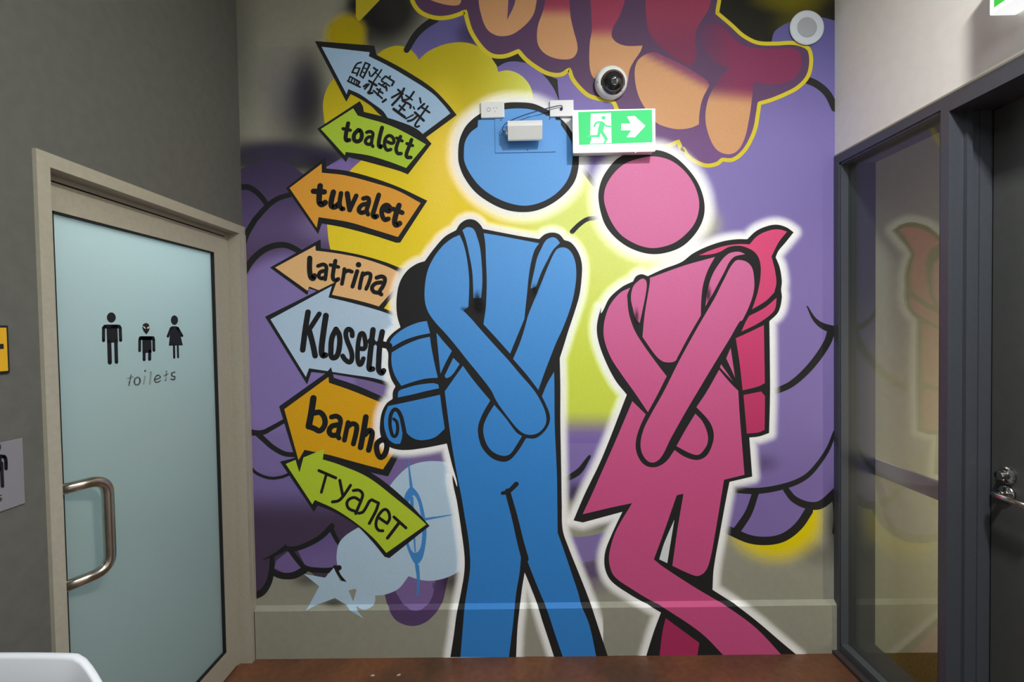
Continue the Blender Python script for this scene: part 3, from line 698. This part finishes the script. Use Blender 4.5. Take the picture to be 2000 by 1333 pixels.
arrow('orange arrow reading tuvalet',
 '@Z4 440,345* 780,78* 790,175* 950,193 1150,243 1400,330 1665,455* 1430,818* 1395,820* 1200,757 950,690 750,652* 718,745*',
 '@Z4 470,345* 748,135* 750,212* 950,235 1200,300 1400,365 1607,475* 1410,770* 1200,705 980,640 722,598* 706,690*', (232, 164, 62),
 """w=95 325,215 310,380 310,500 345,545 415,510;w=90 205,310 400,320
w=92 560,325 520,500 530,575 590,585 650,540;w=76 695,345 670,540 705,620 735,622
w=86 805,350 850,640;w=76 965,390 850,640
w=74 1090,440 1170,430 1190,500 1150,650 1175,720;w=74 1160,530 1060,560 1010,640 1050,690 1110,680
w=80 1365,375 1290,620 1262,740 1300,768 1330,752
w=80 1480,640 1550,660 1560,600 1500,555 1430,610 1420,720 1470,812 1535,800
w=90 1725,560 1670,720 1645,855 1672,910 1735,880;w=80 1620,625 1780,690""", 'C3', 12, 'black brush lettering reading tuvalet')
a4 = arrow('pale peach arrow reading latrina',
 '@Z4 300,1035* 740,790* 742,868* 900,890 1100,930 1300,988 1460,1052* 1430,1200* 1280,1400* 1240,1400* 850,1290* 640,1215* 625,1275*',
 '@Z4 345,1035* 695,845* 697,888* 900,915 1100,955 1300,1020 1420,1075* 1400,1200* 1245,1372* 850,1280* 640,1200* 628,1238*', (236, 188, 130),
 """w=96 255,148 250,350 270,500 315,545 345,490
w=70 415,300 520,270 575,310 570,450 555,560;w=70 555,390 460,420 430,500 480,542 530,530
w=76 755,200 715,400 708,540 760,582 810,555;w=64 655,280 815,320
w=70 930,360 915,480 882,650;w=70 930,430 1000,390 1075,412
w=76 1180,402 1120,600 1088,702;w=102 1205,275 1207,276
w=72 1290,440 1250,600 1228,732;w=70 1280,480 1380,440 1440,470 1410,620 1355,748
w=76 1558,530 1660,505 1720,550 1690,680 1612,815 1650,855;w=74 1650,620 1540,640 1470,720 1500,800 1580,822""", 'C4', 12, 'black brush lettering reading latrina')
arrow('pale blue arrow reading Klosett between the peach and amber arrows',
 '@Z5 258,262* 880,-45* 838,72* 1050,118 1250,175 1420,245* 1500,600* 1320,862* 1150,815 860,763 660,742* 622,850*',
 '@Z5 305,285* 838,-5* 808,95* 1000,140 1250,210 1420,272* 1450,600* 1330,830* 1200,795 1000,765 640,710* 612,785*', (182, 206, 230),
 """w=92 285,135 235,450 192,790;w=80 480,165 330,400;w=92 300,430 370,700 408,890
w=96 595,195 550,500 518,800 540,885 585,880
w=88 770,430 700,580 682,780 700,918 780,900 830,720 828,540 770,430
w=80 1052,545 1040,465 980,430 940,500 960,620 1030,800 1048,920 1010,1000 930,960 885,895
w=76 1160,760 1265,760 1270,600 1220,500 1168,600 1145,800 1150,980 1190,1045 1245,940
w=90 1412,440 1380,700 1350,1000 1350,1120 1405,1120;w=108 1370,640 1410,660
w=90 1572,475 1530,700 1510,1000 1512,1140 1560,1190 1595,1150;w=108 1515,680 1690,720""", 'C5', 14, 'black brush lettering reading Klosett')
arrow('amber arrow reading banho',
 '@Z5 380,1040* 790,748* 830,700* 855,792* 1050,858 1330,980* @Z6 1450,250* 1325,492* 1290,485* 1050,425 790,340* 600,300* 556,458*',
 '@Z5 425,1065* 808,785* 812,835* 1000,900 1290,1018* @Z6 1400,250* 1280,432* 1100,385 830,310* 600,262* 548,352*', (222, 164, 22),
 """w=112 310,125 270,400 222,650;w=96 330,400 430,390 510,480 520,620 430,730 330,690 240,655
w=86 645,475 740,460 810,520 790,680 765,830 785,865;w=92 750,620 650,650 602,740 650,810 740,812
w=86 955,578 920,740 885,905;w=88 950,650 1040,600 1110,640 1100,780 1052,975
w=100 1285,475 1240,750 1185,1040;w=96 1270,800 1350,725 1400,770 1370,950 1335,1090
w=96 1590,890 1500,960 1485,1080 1545,1220 1620,1190 1672,1050 1660,930 1590,890""", 'C6', 16, 'black brush lettering reading banho')
arrow('lime green arrow with cyrillic lettering, lowest of the arrows',
 '@Z6 388,365* 530,328* 600,262* 640,262* 805,212* 797,305* 1000,368 1250,508 1500,718 1685,922* 1335,1202* 1295,1190* 1190,1060 1050,918 850,798 715,745* 682,800*',
 '@Z6 438,385* 522,350* 556,458* 592,328* 772,255* 758,345* 900,390 1150,500 1400,690 1560,820 1657,910* 1310,1157* 1200,1030 1050,900 870,780 690,697* 668,735*', (182, 206, 52),
 """w=46 110,120 385,240;w=42 225,205 150,475
w=46 450,280 485,460 500,530;w=46 625,360 510,530 430,610 330,630
w=46 670,445 760,440 820,500 800,600 750,720 710,820;w=46 780,610 690,560 600,590 565,660 600,740 690,780
w=46 760,815 830,790 930,620;w=46 930,620 970,595;w=46 970,595 1080,650;w=46 1080,650 1040,770 930,980
w=46 1090,890 1220,980;w=46 1220,980 1260,900 1240,790 1180,752 1100,820 1050,920 1040,1020 1080,1090 1150,1100
w=46 1330,875 1525,1052;w=50 1420,960 1330,1080 1225,1218""", 'C7', 16.5, 'black brush lettering in cyrillic')

# -- figures
MAN_H = '@Z8 155,600 165,470 210,360 270,290 350,230 450,170 560,140 680,135 800,145 900,185 1000,240 1090,320 1150,410 1190,500 1202,600 1195,720 1160,830 1080,930 960,1020 830,1075 700,1088 560,1065 420,1000 300,910 210,790 165,680'
MAN_B = ('@M1 735,215* 770,160 830,125 890,130 935,165 962,205* 1100,232 1300,270 1432,290* 1480,250 1540,235 1600,250 1642,298* 1700,320 1760,400 1790,500 1788,620 1770,760 1730,900 1680,1050 1640,1180 1605,1290* '
         '@M2 1610,500 1610,800 @M3 1097,0 1100,200 1107,390 1150,520 1230,720 1300,900 1350,1050 1435,1310* 1045,1310* 1000,1170 960,1050 920,920 870,790 832,698* 815,800 795,960 780,1100 770,1310* 295,1310* 320,1150 340,1000 370,850 395,700 397,580 375,400 345,200 310,0 '
         '@M2 745,1333 700,1150 657,975* 480,1010 300,1030 190,1010 130,960 100,900 95,830 110,720 150,640 202,600* 205,540 226,495* 190,430 165,330 165,215 145,165 155,105 200,50 @M1 268,1030* 240,930 235,800 260,660 320,560 400,500 472,475* 550,370 640,270')
WOM_H = '@M4 180,400 195,290 240,200 320,110 440,58 560,48 650,60 740,105 830,190 900,290 940,400 946,500 920,590 860,680 780,750 680,790 570,803 460,780 360,730 270,650 215,560'
WOM_B = ('@M4 430,1000* 450,965 490,948 537,962* 650,910 780,860 860,800 960,750 1080,710 1180,695 1255,695* 1320,635 1400,600 1470,590 1540,610 1590,645* 1530,720 1480,780 1460,825* 1490,900 1505,1000 1500,1060 1505,1120 1480,1220 1415,1288* '
         '@M5 1418,400* 1420,700 1413,985* 1340,1010 1270,1018* 1280,1150 1291,1300* @M6 1120,200* 1100,300 1060,520 1020,750 1012,885* 1150,975 1300,1090 1440,1210 1560,1310* 590,1310* 640,1150 685,1030* 600,980 480,910 370,830 330,750 330,650 370,540 440,390* 330,420 190,458* 130,445* 200,280 310,50 '
         '@M5 385,708* 300,600 220,440 175,300 170,200 200,80 @M4 200,1230 260,1120 350,1040')
mh, mb, wh, wb = [spline(S(s), True) for s in (MAN_H, MAN_B, WOM_H, WOM_B)]
HAL = (246, 248, 247)
man = flat('painted_man', mb, BLK, 20, mural, label='headless blue man body with folded arms, straps and backpack in black outline')
soft('white_halo', (710, 410, 1180, 1300), HAL, halo([mb], 5, 19), 19, man, step=4)
mhead = flat('painted_man_head', mh, BLK, 20, mural, label='round blue painted head above the man')
soft('white_halo', (855, 165, 1165, 460), HAL, halo([mh], 4, 30), 18, mhead, step=5)
wom = flat('painted_woman', wb, BLK, 20, mural, label='headless pink woman body with folded arms, skirt and backpack in black outline')
soft('white_halo', (1080, 395, 1600, 1300), HAL, halo([wb], 5, 21), 18.6, wom, step=4)
whead = flat('painted_woman_head', wh, BLK, 20, mural, label='round pink painted head above the woman')
soft('white_halo', (1130, 255, 1415, 535), HAL, halo([wh], 4, 30), 18.3, whead, step=5)
def blue(x, y): return mixc((100, 164, 232), (52, 132, 208), (y-300)/700)
def pink(x, y): return mixc((210, 116, 164), (200, 82, 134), (y-350)/650)
BL, PK, DPK = blue, pink, (204, 66, 112)
flat('blue_head', '@Z8 205,580 215,480 260,400 325,348* 328,292* 400,262 470,215 565,196 680,188 800,200 900,238 960,280 1042,292* 1047,332* 1100,410 1140,490 1147,600 1135,720 1090,830 1000,930 880,1000 740,1032 600,1010 460,950 340,860 250,740 210,650', None, 21, mhead, colfn=BL, step=20)
def bp(name, s, lay=21, par=None, fn=None): return flat(name, s, None, lay, par or man, colfn=fn or BL, step=22)
bp('blue_arm', '@M1 765,255* 700,285 620,350 545,450 495,560 472,700 475,820 505,910 570,1000 640,1075 @M2 745,168 825,270 930,398 1030,530 1075,620 1160,740 1250,850 1310,893 1380,900 1445,870 1488,805 1488,730 1455,640 1390,530 1270,390 1160,260 1050,140 925,0 @M1 870,968 795,890* 838,858* 845,650 830,480 800,340')
bp('blue_strap', '@M1 788,215* 830,190 880,205 910,270 935,360 950,500 955,650 945,785* 880,785* 878,700 870,560 845,420 815,290')
bp('blue_chest', '@M1 967,240* 1100,262 1300,300 1432,325* 1395,380 1365,480 1345,600 1330,750 1318,860 1308,960* 1250,1100 1188,1252* 1080,1130 965,1005* 985,850 992,650 985,450 980,330')
bp('blue_strap', '@M1 1607,322* 1575,285 1540,275 1490,300 1450,370 1415,450 1390,560 1370,650 1360,705* 1405,690* 1450,570 1500,470 1550,380')
bp('blue_arm', '@M1 1570,388 1610,362 1665,368 1710,415 1738,500 1742,620 1722,760 1690,880 1630,1040 @M2 1580,115 1530,240 1480,370 1425,525* 1330,400 1213,265* 1270,130 1312,0 @M1 1340,930 1400,780 1450,660 1510,510')
bp('blue_legs', '@M2 640,537* 792,322* 870,430 960,540 1022,613* 960,720 920,830 925,930 960,1020 1040,1100 1130,1128 1190,1110 1260,1030 1322,930* 1400,930 1470,880 1515,810 1522,740 1490,650 1455,578* 1500,470 1557,372* 1560,500 1562,800 1575,1100 @M3 1065,0 1068,200 1070,410* 1120,550 1170,700 1220,850 1240,930 1300,1080 1350,1310* 1108,1310* 1060,1170 990,960 900,740 838,580* 806,580* 795,700 770,850 750,1050 718,1310* 368,1310* 385,1100 400,930 420,800 437,680 438,600 425,450 400,300 375,150 345,0 @M2 705,1020 680,850 650,620')
bp('blue_hand', '@M2 1055,650* 1000,740 965,830 970,920 1010,1010 1070,1060 1140,1078 1190,1060 1240,990 1288,913* 1240,880 1150,760')
bp('blue_backpack_lid', '@M1 490,978* 420,990 320,1030 230,1090 182,1150 178,1208* 300,1140 400,1105 517,1080*')
bp('blue_backpack', '@M2 195,210* 300,150 420,100 515,78* 530,180 560,330 582,422* 480,430 380,455 275,490* 230,420 200,340 192,260')
bp('blue_backpack_band', '@M2 245,588* 252,540 272,522* 400,485 540,468 585,478* 592,510* 480,535 380,560')
bp('blue_bedroll', '@M2 165,660* 400,610 600,565* 618,700 640,850* 560,920 470,945 400,940 345,910 304,865* 288,880 280,930 265,976* 220,975 170,940 140,870 130,800 138,730')
bp('blue_strap', '@M2 570,45* 640,130 700,197* 650,290 604,388* 590,250'); bp('blue_strap', '@M2 712,255* 765,308* 700,400 655,425 638,408* 680,320')
line('inner_outline', [('@M3 672,124 712,114 772,58', 6, 8), ('@M3 708,110 760,300 800,470 835,600', 9, 12), ('@M2 212,768 238,795 242,880 215,915 190,870 180,790 195,715 230,688 270,740 290,820 302,880', 5, 7)], BLK, 22, man, cap='all')
soft('black_overspray', (890, 540, 960, 640), BLK, blobs([(932, 585, 11, 24, 0.1, 0.95), (935, 600, 18, 22, 0.2, 1), (906, 604, 10, 6, 0.1, 0.8)]), 22, man, step=3)
soft('black_overspray', (1030, 545, 1060, 590), BLK, blobs([(1044, 568, 9, 18, 0.1, 0.95)]), 22, man, step=3)
# woman
def pp(name, s, fn=None): return flat(name, s, None, 21, wom, colfn=fn or PK, step=22)
def dpk(x, y): return mixc((216, 78, 124), (188, 54, 104), (y-450)/450)
flat('pink_head', '@M4 220,400 235,310 290,220 370,150 480,110 590,97 700,125 790,190 860,280 900,380 907,470 880,570 820,650 730,720 620,755 530,755 430,720 340,660 280,580 240,490', None, 21, whead, colfn=PK, step=20)
pp('pink_arm', '@M4 410,1045* 340,1080 270,1160 235,1240 @M5 217,230 225,320 270,440 340,550 440,690 537,835* 600,720 673,575* 600,480 500,340 440,240 400,120 388,0 @M4 390,1090')
pp('pink_strap', '@M4 430,1040 470,995 505,980 527,1005 525,1070 500,1200 478,1300* 450,1270 430,1200 415,1120')
pp('pink_chest', '@M4 550,975* 800,885 1022,823* 970,920 935,1030 922,1150 @M5 920,135* 830,290 750,440 735,465 690,475 640,465 590,420 498,290* 515,120 @M4 540,1080 552,1000')
pp('pink_strap', '@M4 1240,802* 1190,785 1120,800 1060,860 1000,960 965,1080 953,1180* 1000,1100 1080,950 1150,830')
pp('pink_arm', '@M4 1165,855 1230,850 1280,885 1300,940 1305,1050 1280,1150 1220,1280 @M5 1200,180 1130,300 1020,480 900,680 800,850 700,1030 640,1150 590,1195 540,1190 495,1130 485,1050 510,950 560,850 650,690 760,470 900,215 1025,0 @M4 1080,1000')
pp('pink_dress', '@M5 425,755* 522,850* 480,940 455,1020 450,1100 480,1180 530,1225 600,1230 670,1190 730,1108* 800,1155 890,1180 960,1150 1005,1060 1012,980 980,900 888,798* 960,690 1052,528* 1130,620 1190,680* 1200,850 1220,1100 1235,1287* @M6 1085,187* 1070,280 1030,520 995,700 965,770 920,797 870,785 757,733* 790,500 828,275* 785,285* 700,530 640,692* 700,740 900,870 1100,990 1290,1130 1460,1310* 1090,1310* 940,1160 720,1010 640,965 500,880 390,800 358,720 360,640 400,510 502,335* 360,365 188,406* 260,250 @M5 175,1333 300,1050')
pp('pink_hand', '@M5 880,845* 930,900 965,980 970,1050 940,1110 900,1143 840,1130 743,1080* 810,960')
pp('crimson_leg', '@M6 715,1065* 928,1222* 915,1310* 675,1310* 695,1150', lambda x, y: (170, 48, 96))
flat('white_slit', '@M6 770,440* 725,716* 674,692* 705,590', (214, 222, 224), 21, wom)
pp('crimson_hood', '@M4 905,812* 1000,772 1100,742 1200,730 1272,732* 1330,670 1420,630 1490,625 1542,640* 1480,720 1430,820* 1455,920 1465,1010 1450,1080* 1390,1140 1290,1202* 1330,1080 1352,950 1345,850 1310,790 1250,755 1190,742 1120,752 1060,785 1000,803', dpk)
pp('crimson_flap', '@M5 1467,8* 1455,90 1410,140 1320,200 1213,252* 1240,190 1267,140* 1380,80', dpk)
pp('crimson_bag', '@M5 1375,205* 1380,500 1382,625* 1330,650 1222,677* 1200,480 1172,300* 1250,265', dpk)
pp('crimson_bag', '@M5 1355,685* 1383,717* 1382,850 1380,962* 1340,980 1252,990* 1240,850 1228,710*', dpk)
pp('pink_strap', '@M5 1135,370* 1167,585* 1103,445*'); pp('pink_strap', '@M5 1066,488* 1152,612* 1058,512*')
soft('black_overspray', (1230, 590, 1256, 650), BLK, blobs([(1243, 620, 7, 26, 0.1, 0.9)]), 22, wom, step=3)
soft('black_overspray', (1370, 545, 1398, 608), BLK, blobs([(1383, 576, 9, 28, 0.1, 0.9)]), 22, wom, step=3)

# ------------------------------------------------------------------ fittings on the mural wall
ap = empty('access_panel', (1.4, 0, 2.49), label='blue painted access panel on the round blue head', category='panel')
boxo('cover', (1.253, 1.548, -0.0065, -0.0055, 2.487, 2.66), mat('blue_panel_paint', (96, 160, 228), rough=0.5, spec=0.3), ap)
for x, z in ((1.283, 2.645), (1.52, 2.645), (1.41, 2.497)):
    bm = bmesh.new(); lathe(bm, [(0, 0), (0.004, 0), (0.0035, 0.0015), (0, 0.002)], Mx((x, -0.0064, z), (0, -1, 0)), 12)
    mobj('screw', bm, mat('blue_screw', (50, 90, 140)), ap)
def gpo(x0, x1, z0, z1, label, sock):
    e = empty('wall_outlet', ((x0+x1)/2, 0, z0), label=label, category='outlet')
    boxo('plate', (x0, x1, -0.016, -0.003, z0, z1), m_plastic, e, bev=0.003)
    cz = (z0+z1)/2
    if sock:
        bm = bmesh.new(); lathe(bm, [(0.0082, 0), (0.0095, 0.001), (0.0095, 0.0018), (0.0082, 0.0018)], Mx((x0+0.039, -0.0158, cz), (0, -1, 0)), 24)
        mobj('switch', bm, mat('grey_line', (150, 152, 156)), e)
        for dx, dz, r in ((0.062, 0.008, 0.5), (0.076, 0.008, -0.5), (0.069, -0.010, 0)):
            bm = bmesh.new(); vs = box(bm, -0.0009, 0.0009, -0.0168, -0.0158, -0.0035, 0.0035)
            bmesh.ops.rotate(bm, verts=vs, cent=(0, 0, 0), matrix=Matrix.Rotation(r, 3, 'Y')); bmesh.ops.translate(bm, verts=vs, vec=(x0+dx, 0, cz+dz))
            mobj('socket_slot', bm, mat('slot_grey', (70, 72, 76)), e)
    return e
gpo(1.186, 1.300, 2.653, 2.730, 'white power outlet with switch left of the small white box', True)
gpo(1.520, 1.636, 2.652, 2.731, 'white blank wall plate with a cable entering it', False)
# cable from plate to the small box
cb = bmesh.new()
pA = on(1, -0.022, 1097, 211); 
cpts = [on(1, -0.018, 1096, 216), on(1, -0.026, 1098, 208), on(1, -0.028, 1090, 207), on(1, -0.03, 1060, 214), on(1, -0.03, 1030, 223), on(1, -0.035, 1008, 231), on(1, -0.032, 990, 240), on(1, -0.034, 983, 247), on(1, -0.036, 981, 253), on(1, -0.036, 985, 257)]
cs = []
for i in range(len(cpts)-1):
    p0, p1, p2, p3 = cpts[max(i-1, 0)], cpts[i], cpts[i+1], cpts[min(i+2, len(cpts)-1)]
    for k in range(6):
        t = k/6; cs.append(0.5*((2*p1)+(p2-p0)*t+(2*p0-5*p1+4*p2-p3)*t*t+(3*p1-p0-3*p2+p3)*t**3))
cs.append(cpts[-1]); tube(cb, cs, 0.0022, 8)
lathe(cb, [(0, 0), (0.007, 0), (0.006, 0.008), (0.003, 0.012), (0, 0.012)], Mx(on(1, -0.0165, 1096.5, 213), (0, -1, 0)), 16)
mobj('cable', cb, mat('navy_cable', (34, 48, 104), rough=0.5), None, smooth=True, label='thin dark blue cable running from wall plate to white box', category='cable')
# small white device on an arm
dv = empty('sensor_box', (1.4, 0, 2.53), label='small white curved box tilted out from the blue head', category='sensor')
bm = bmesh.new()
sec = [(-0.030, 2.604), (-0.050, 2.613), (-0.068, 2.613), (-0.081, 2.606), (-0.088, 2.593), (-0.087, 2.580), (-0.062, 2.528), (-0.057, 2.523), (-0.049, 2.525), (-0.036, 2.560)]
xa, xb = 1.316, 1.479
a = [bm.verts.new((xa, y, z)) for y, z in sec]; b = [bm.verts.new((xb, y, z)) for y, z in sec]
for k in range(len(sec)): bm.faces.new((a[k], a[(k+1) % len(sec)], b[(k+1) % len(sec)], b[k]))
bm.faces.new(a); bm.faces.new(b[::-1])
mobj('housing', bm, m_plastic, dv)
boxo('end_cap', (1.306, 1.3158, -0.070, -0.040, 2.548, 2.585), mat('grey_cap', (170, 178, 196), rough=0.4), dv, bev=0.004)
bm = bmesh.new(); tube(bm, [(1.40, -0.0035, 2.585), (1.40, -0.05, 2.585)], 0.014, 16); mobj('bracket', bm, m_plastic, dv)
# exit sign
def exit_sign(loc, label):
    return empty('exit_sign', loc, label=label, category='exit sign')
ex = exit_sign((1.82, 0, 2.46), 'lit green running man exit sign with white arrow on the mural wall')
EY = -0.07
m_lit = mat('lit_white_diffuser', (235, 240, 240), rough=0.8, spec=0.1, emit=(250, 255, 255), estr=0.8)
m_sgn = mat('white_sign_housing', (232, 234, 236), rough=0.4, emit=(250, 255, 255), estr=0.0)
bm = bmesh.new(); box(bm, 1.629, 2.010, EY+0.012, -0.006, 2.462, 2.654, bev=0.004); mobj('housing', bm, m_sgn, ex)
bm = bmesh.new(); box(bm, 1.624, 2.013, EY, EY+0.014, 2.458, 2.656, bev=0.003); mobj('diffuser', bm, m_lit, ex)
def emi(name, col, s):
    m = bpy.data.materials.new(name); m.use_nodes = True; b = m.node_tree.nodes['Principled BSDF']
    b.inputs['Base Color'].default_value = (*[v*0.45 for v in lin(col)], 1); b.inputs['Emission Color'].default_value = (*lin(col), 1); b.inputs['Emission Strength'].default_value = s
    b.inputs['Roughness'].default_value = 0.8; b.inputs['Specular IOR Level'].default_value = 0.1; return m
m_grn = emi('lit_green_film', (84, 220, 134), 0.75); m_wlit = emi('lit_white_film', (250, 255, 252), 1.3); m_man = emi('lit_pale_green_film', (96, 222, 150), 0.8)
def sgn(dy): return lambda x, y: on(1, EY-dy, x, y)
bm = bmesh.new(); add_poly(bm, zp('X4', [(1100, 520), (1860, 495), (1866, 832), (1110, 860)]), sgn(0.0006)); mobj('green_panel', bm, m_grn, ex, keepn=True)
bm = bmesh.new(); add_poly(bm, zp('X4', [(1232, 538), (1438, 530), (1444, 838), (1222, 848), (1240, 790), (1225, 770)]), sgn(0.0010))
add_poly(bm, zp('X4', [(1545, 640), (1642, 640), (1603, 567), (1682, 562), (1792, 663), (1684, 780), (1600, 780), (1648, 708), (1545, 708)]), sgn(0.0010)); mobj('white_arrow_and_doorway', bm, m_wlit, ex, keepn=True)
bm = bmesh.new(); add_poly(bm, zp('X4', ell(1362, 580, 21, 20)), sgn(0.0014))
strokes_from("w=56 1348,645 1330,705\nw=20 1345,626 1290,630 1266,668\nw=18 1365,640 1392,665 1446,668\nw=32 1322,705 1310,765;w=24 1310,768 1200,772\nw=34 1335,710 1390,798;w=20 1392,802 1370,840", 'X4', sgn(0.0014), bm); mobj('running_man', bm, m_man, ex, keepn=True)
bm = bmesh.new(); lathe(bm, [(0, 0), (0.003, 0), (0.002, 0.002), (0, 0.002)], Mx((1.925, -0.045, 2.4622), (0, 0, -1)), 12); mobj('indicator_lamp', bm, emi('amber_led', (255, 220, 130), 3.0), ex)
# exit sign on the right wall, only its corner in view
e2 = exit_sign((RW, -1.0, 2.58), 'lit green exit sign corner in the top right of the picture')
bm = bmesh.new(); vs = box(bm, RW-0.085, RW-0.004, -1.20, -0.822, 2.566, 2.76, bev=0.004); mobj('housing', bm, m_lit, e2)
bm = bmesh.new(); box(bm, RW-0.0862, RW-0.0854, -1.185, -0.838, 2.582, 2.745); mobj('green_panel', bm, emi('lit_deep_green_film', (70, 190, 70), 0.7), e2)
# dome camera
dc = empty('dome_camera', (1.815, 0, 2.74), label='white dome security camera with dark bubble above the exit sign', category='camera')
bm = bmesh.new(); lathe(bm, [(0.077, 0.0065), (0.078, 0.020), (0.074, 0.036), (0.064, 0.046), (0.057, 0.048), (0.0, 0.048)], Mx((1.816, 0.0, 2.806), (0, -1, 0)), 48); mobj('base', bm, m_plastic, dc, smooth=True)
dd = Vector((0.02, -1, -0.28)).normalized()
bm = bmesh.new(); lathe(bm, [(0.056, 0.038), (0.0545, 0.052), (0.049, 0.068), (0.038, 0.083), (0.022, 0.092), (0.0, 0.096)], Mx((1.819, 0.0, 2.803), dd), 40)
mobj('bubble', bm, mat('smoked_bubble', (20, 22, 26), rough=0.06, spec=0.8, coat=0.6), dc, smooth=True)
bm = bmesh.new(); lathe(bm, [(0.0555, 0.040), (0.059, 0.046), (0.0575, 0.051), (0.0545, 0.052)], Mx((1.819, 0.0, 2.803), dd), 40); mobj('ring', bm, mat('dark_ring', (40, 44, 50), rough=0.4), dc, smooth=True)
for x, z in ((1.752, 2.802), (1.866, 2.760)):
    bm = bmesh.new(); lathe(bm, [(0.006, 0), (0.007, 0.0015), (0.004, 0.002), (0, 0.0016)], Mx((x, -0.0445, z), (0, -1, 0)), 14)
    mobj('screw', bm, mat('steel_screw', (120, 124, 128), rough=0.4, metal=0.6), dc)
bm = bmesh.new(); lathe(bm, [(0, 0.0), (0.020, 0.0), (0.020, 0.006), (0.015, 0.008), (0.012, 0.004), (0, 0.002)], Mx(Vector((1.819, 0, 2.803))+dd*0.0865, dd), 24)
mobj('lens', bm, mat('lens_dark', (44, 48, 54), rough=0.15, spec=0.8), dc, smooth=True)
# flush round speaker
sp = empty('wall_speaker', (2.763, 0, 2.97), label='round white flush speaker near the top right of the mural', category='speaker')
bm = bmesh.new(); lathe(bm, [(0.082, 0.006), (0.082, 0.008), (0.078, 0.011), (0.050, 0.012), (0.047, 0.010), (0.0, 0.010)], Mx((2.763, 0, 3.054), (0, -1, 0)), 56); mobj('rim', bm, mat('white_painted_plastic', (196, 206, 214), rough=0.5), sp)
bm = bmesh.new(); lathe(bm, [(0.047, 0.0102), (0.044, 0.0125), (0.0, 0.0135)], Mx((2.763, 0, 3.054), (0, -1, 0)), 48); mobj('grille', bm, mat('grey_mesh', (158, 164, 170), rough=0.7, noise=0.2, nscale=700, bump=0.4, bscale=900), sp)

# ------------------------------------------------------------------ white chair cut off at the lower left
ch = empty('white_chair', (0.25, -1.55, 0), label='white rounded chair back poking into the lower left corner', category='chair')
m_ch = mat('white_moulded_plastic', (214, 220, 228), rough=0.4, spec=0.45)
YB, ZT = -1.385, 0.985
def back_shell():
    bm = bmesh.new(); nu, nv = 30, 12; th = 0.016; G = {}
    for i in range(nu+1):
        u = -1+2*i/nu
        for j in range(nv+1):
            v = j/nv
            hw = 0.275 + 0.02*(1-v)
            x = 0.29 + hw*u
            k = max(0.0, abs(u)-0.56); top = ZT + 0.008*(1-u*u) - 0.16*(k*k/0.28 if k < 0.14 else k-0.07)
            z = 0.45 + (top-0.45)*v
            wrap = 0.05*(max(0, abs(u)-0.6)/0.4)**1.4
            y = YB + 0.05*(v-1) - wrap - 0.012*(1-v)
            for s in (0, 1): G[i, j, s] = bm.verts.new((x, y - th*s, z))
    for i in range(nu):
        for j in range(nv):
            bm.faces.new((G[i, j, 0], G[i+1, j, 0], G[i+1, j+1, 0], G[i, j+1, 0])); bm.faces.new((G[i, j, 1], G[i, j+1, 1], G[i+1, j+1, 1], G[i+1, j, 1]))
        for j in (0, nv): bm.faces.new((G[i, j, 0], G[i, j, 1], G[i+1, j, 1], G[i+1, j, 0]))
    for j in range(nv):
        for i in (0, nu): bm.faces.new((G[i, j, 0], G[i, j+1, 0], G[i, j+1, 1], G[i, j, 1]))
    return bm
bk = mobj('backrest', back_shell(), m_ch, ch, smooth=True)
md = bk.modifiers.new('bevel', 'BEVEL'); md.width = 0.006; md.segments = 3; md.limit_method = 'ANGLE'; md.angle_limit = math.radians(50)
boxo('seat', (0.03, 0.52, -1.86, -1.44, 0.43, 0.465), m_ch, ch, bev=0.012)
for x, y in ((0.06, -1.83), (0.49, -1.83), (0.06, -1.47), (0.49, -1.47)):
    bm = bmesh.new(); tube(bm, [(x, y, 0.0), (0.275+(x-0.275)*0.85, -1.65+(y+1.65)*0.85, 0.435)], 0.012, 12); mobj('leg', bm, m_ch, ch, smooth=True)
# flecks of dropped paint on the floor
for k, (x, y) in enumerate(((728, 1320), (779, 1319))):
    p = on(2, 0.0, x, y); bm = bmesh.new(); lathe(bm, [(0, 0.0012), (0.006, 0.001), (0.008, 0.0)], Matrix.Translation(p) @ Matrix.Rotation(0.5*k, 4, 'Z') @ Matrix.Diagonal((1.2, 0.7, 1, 1)), 9)
    mobj('paint_fleck', bm, mat('dried_paint', (190, 178, 160), rough=0.7), floor)
for o in bpy.data.objects:
    if '_o' in o: del o['_o']
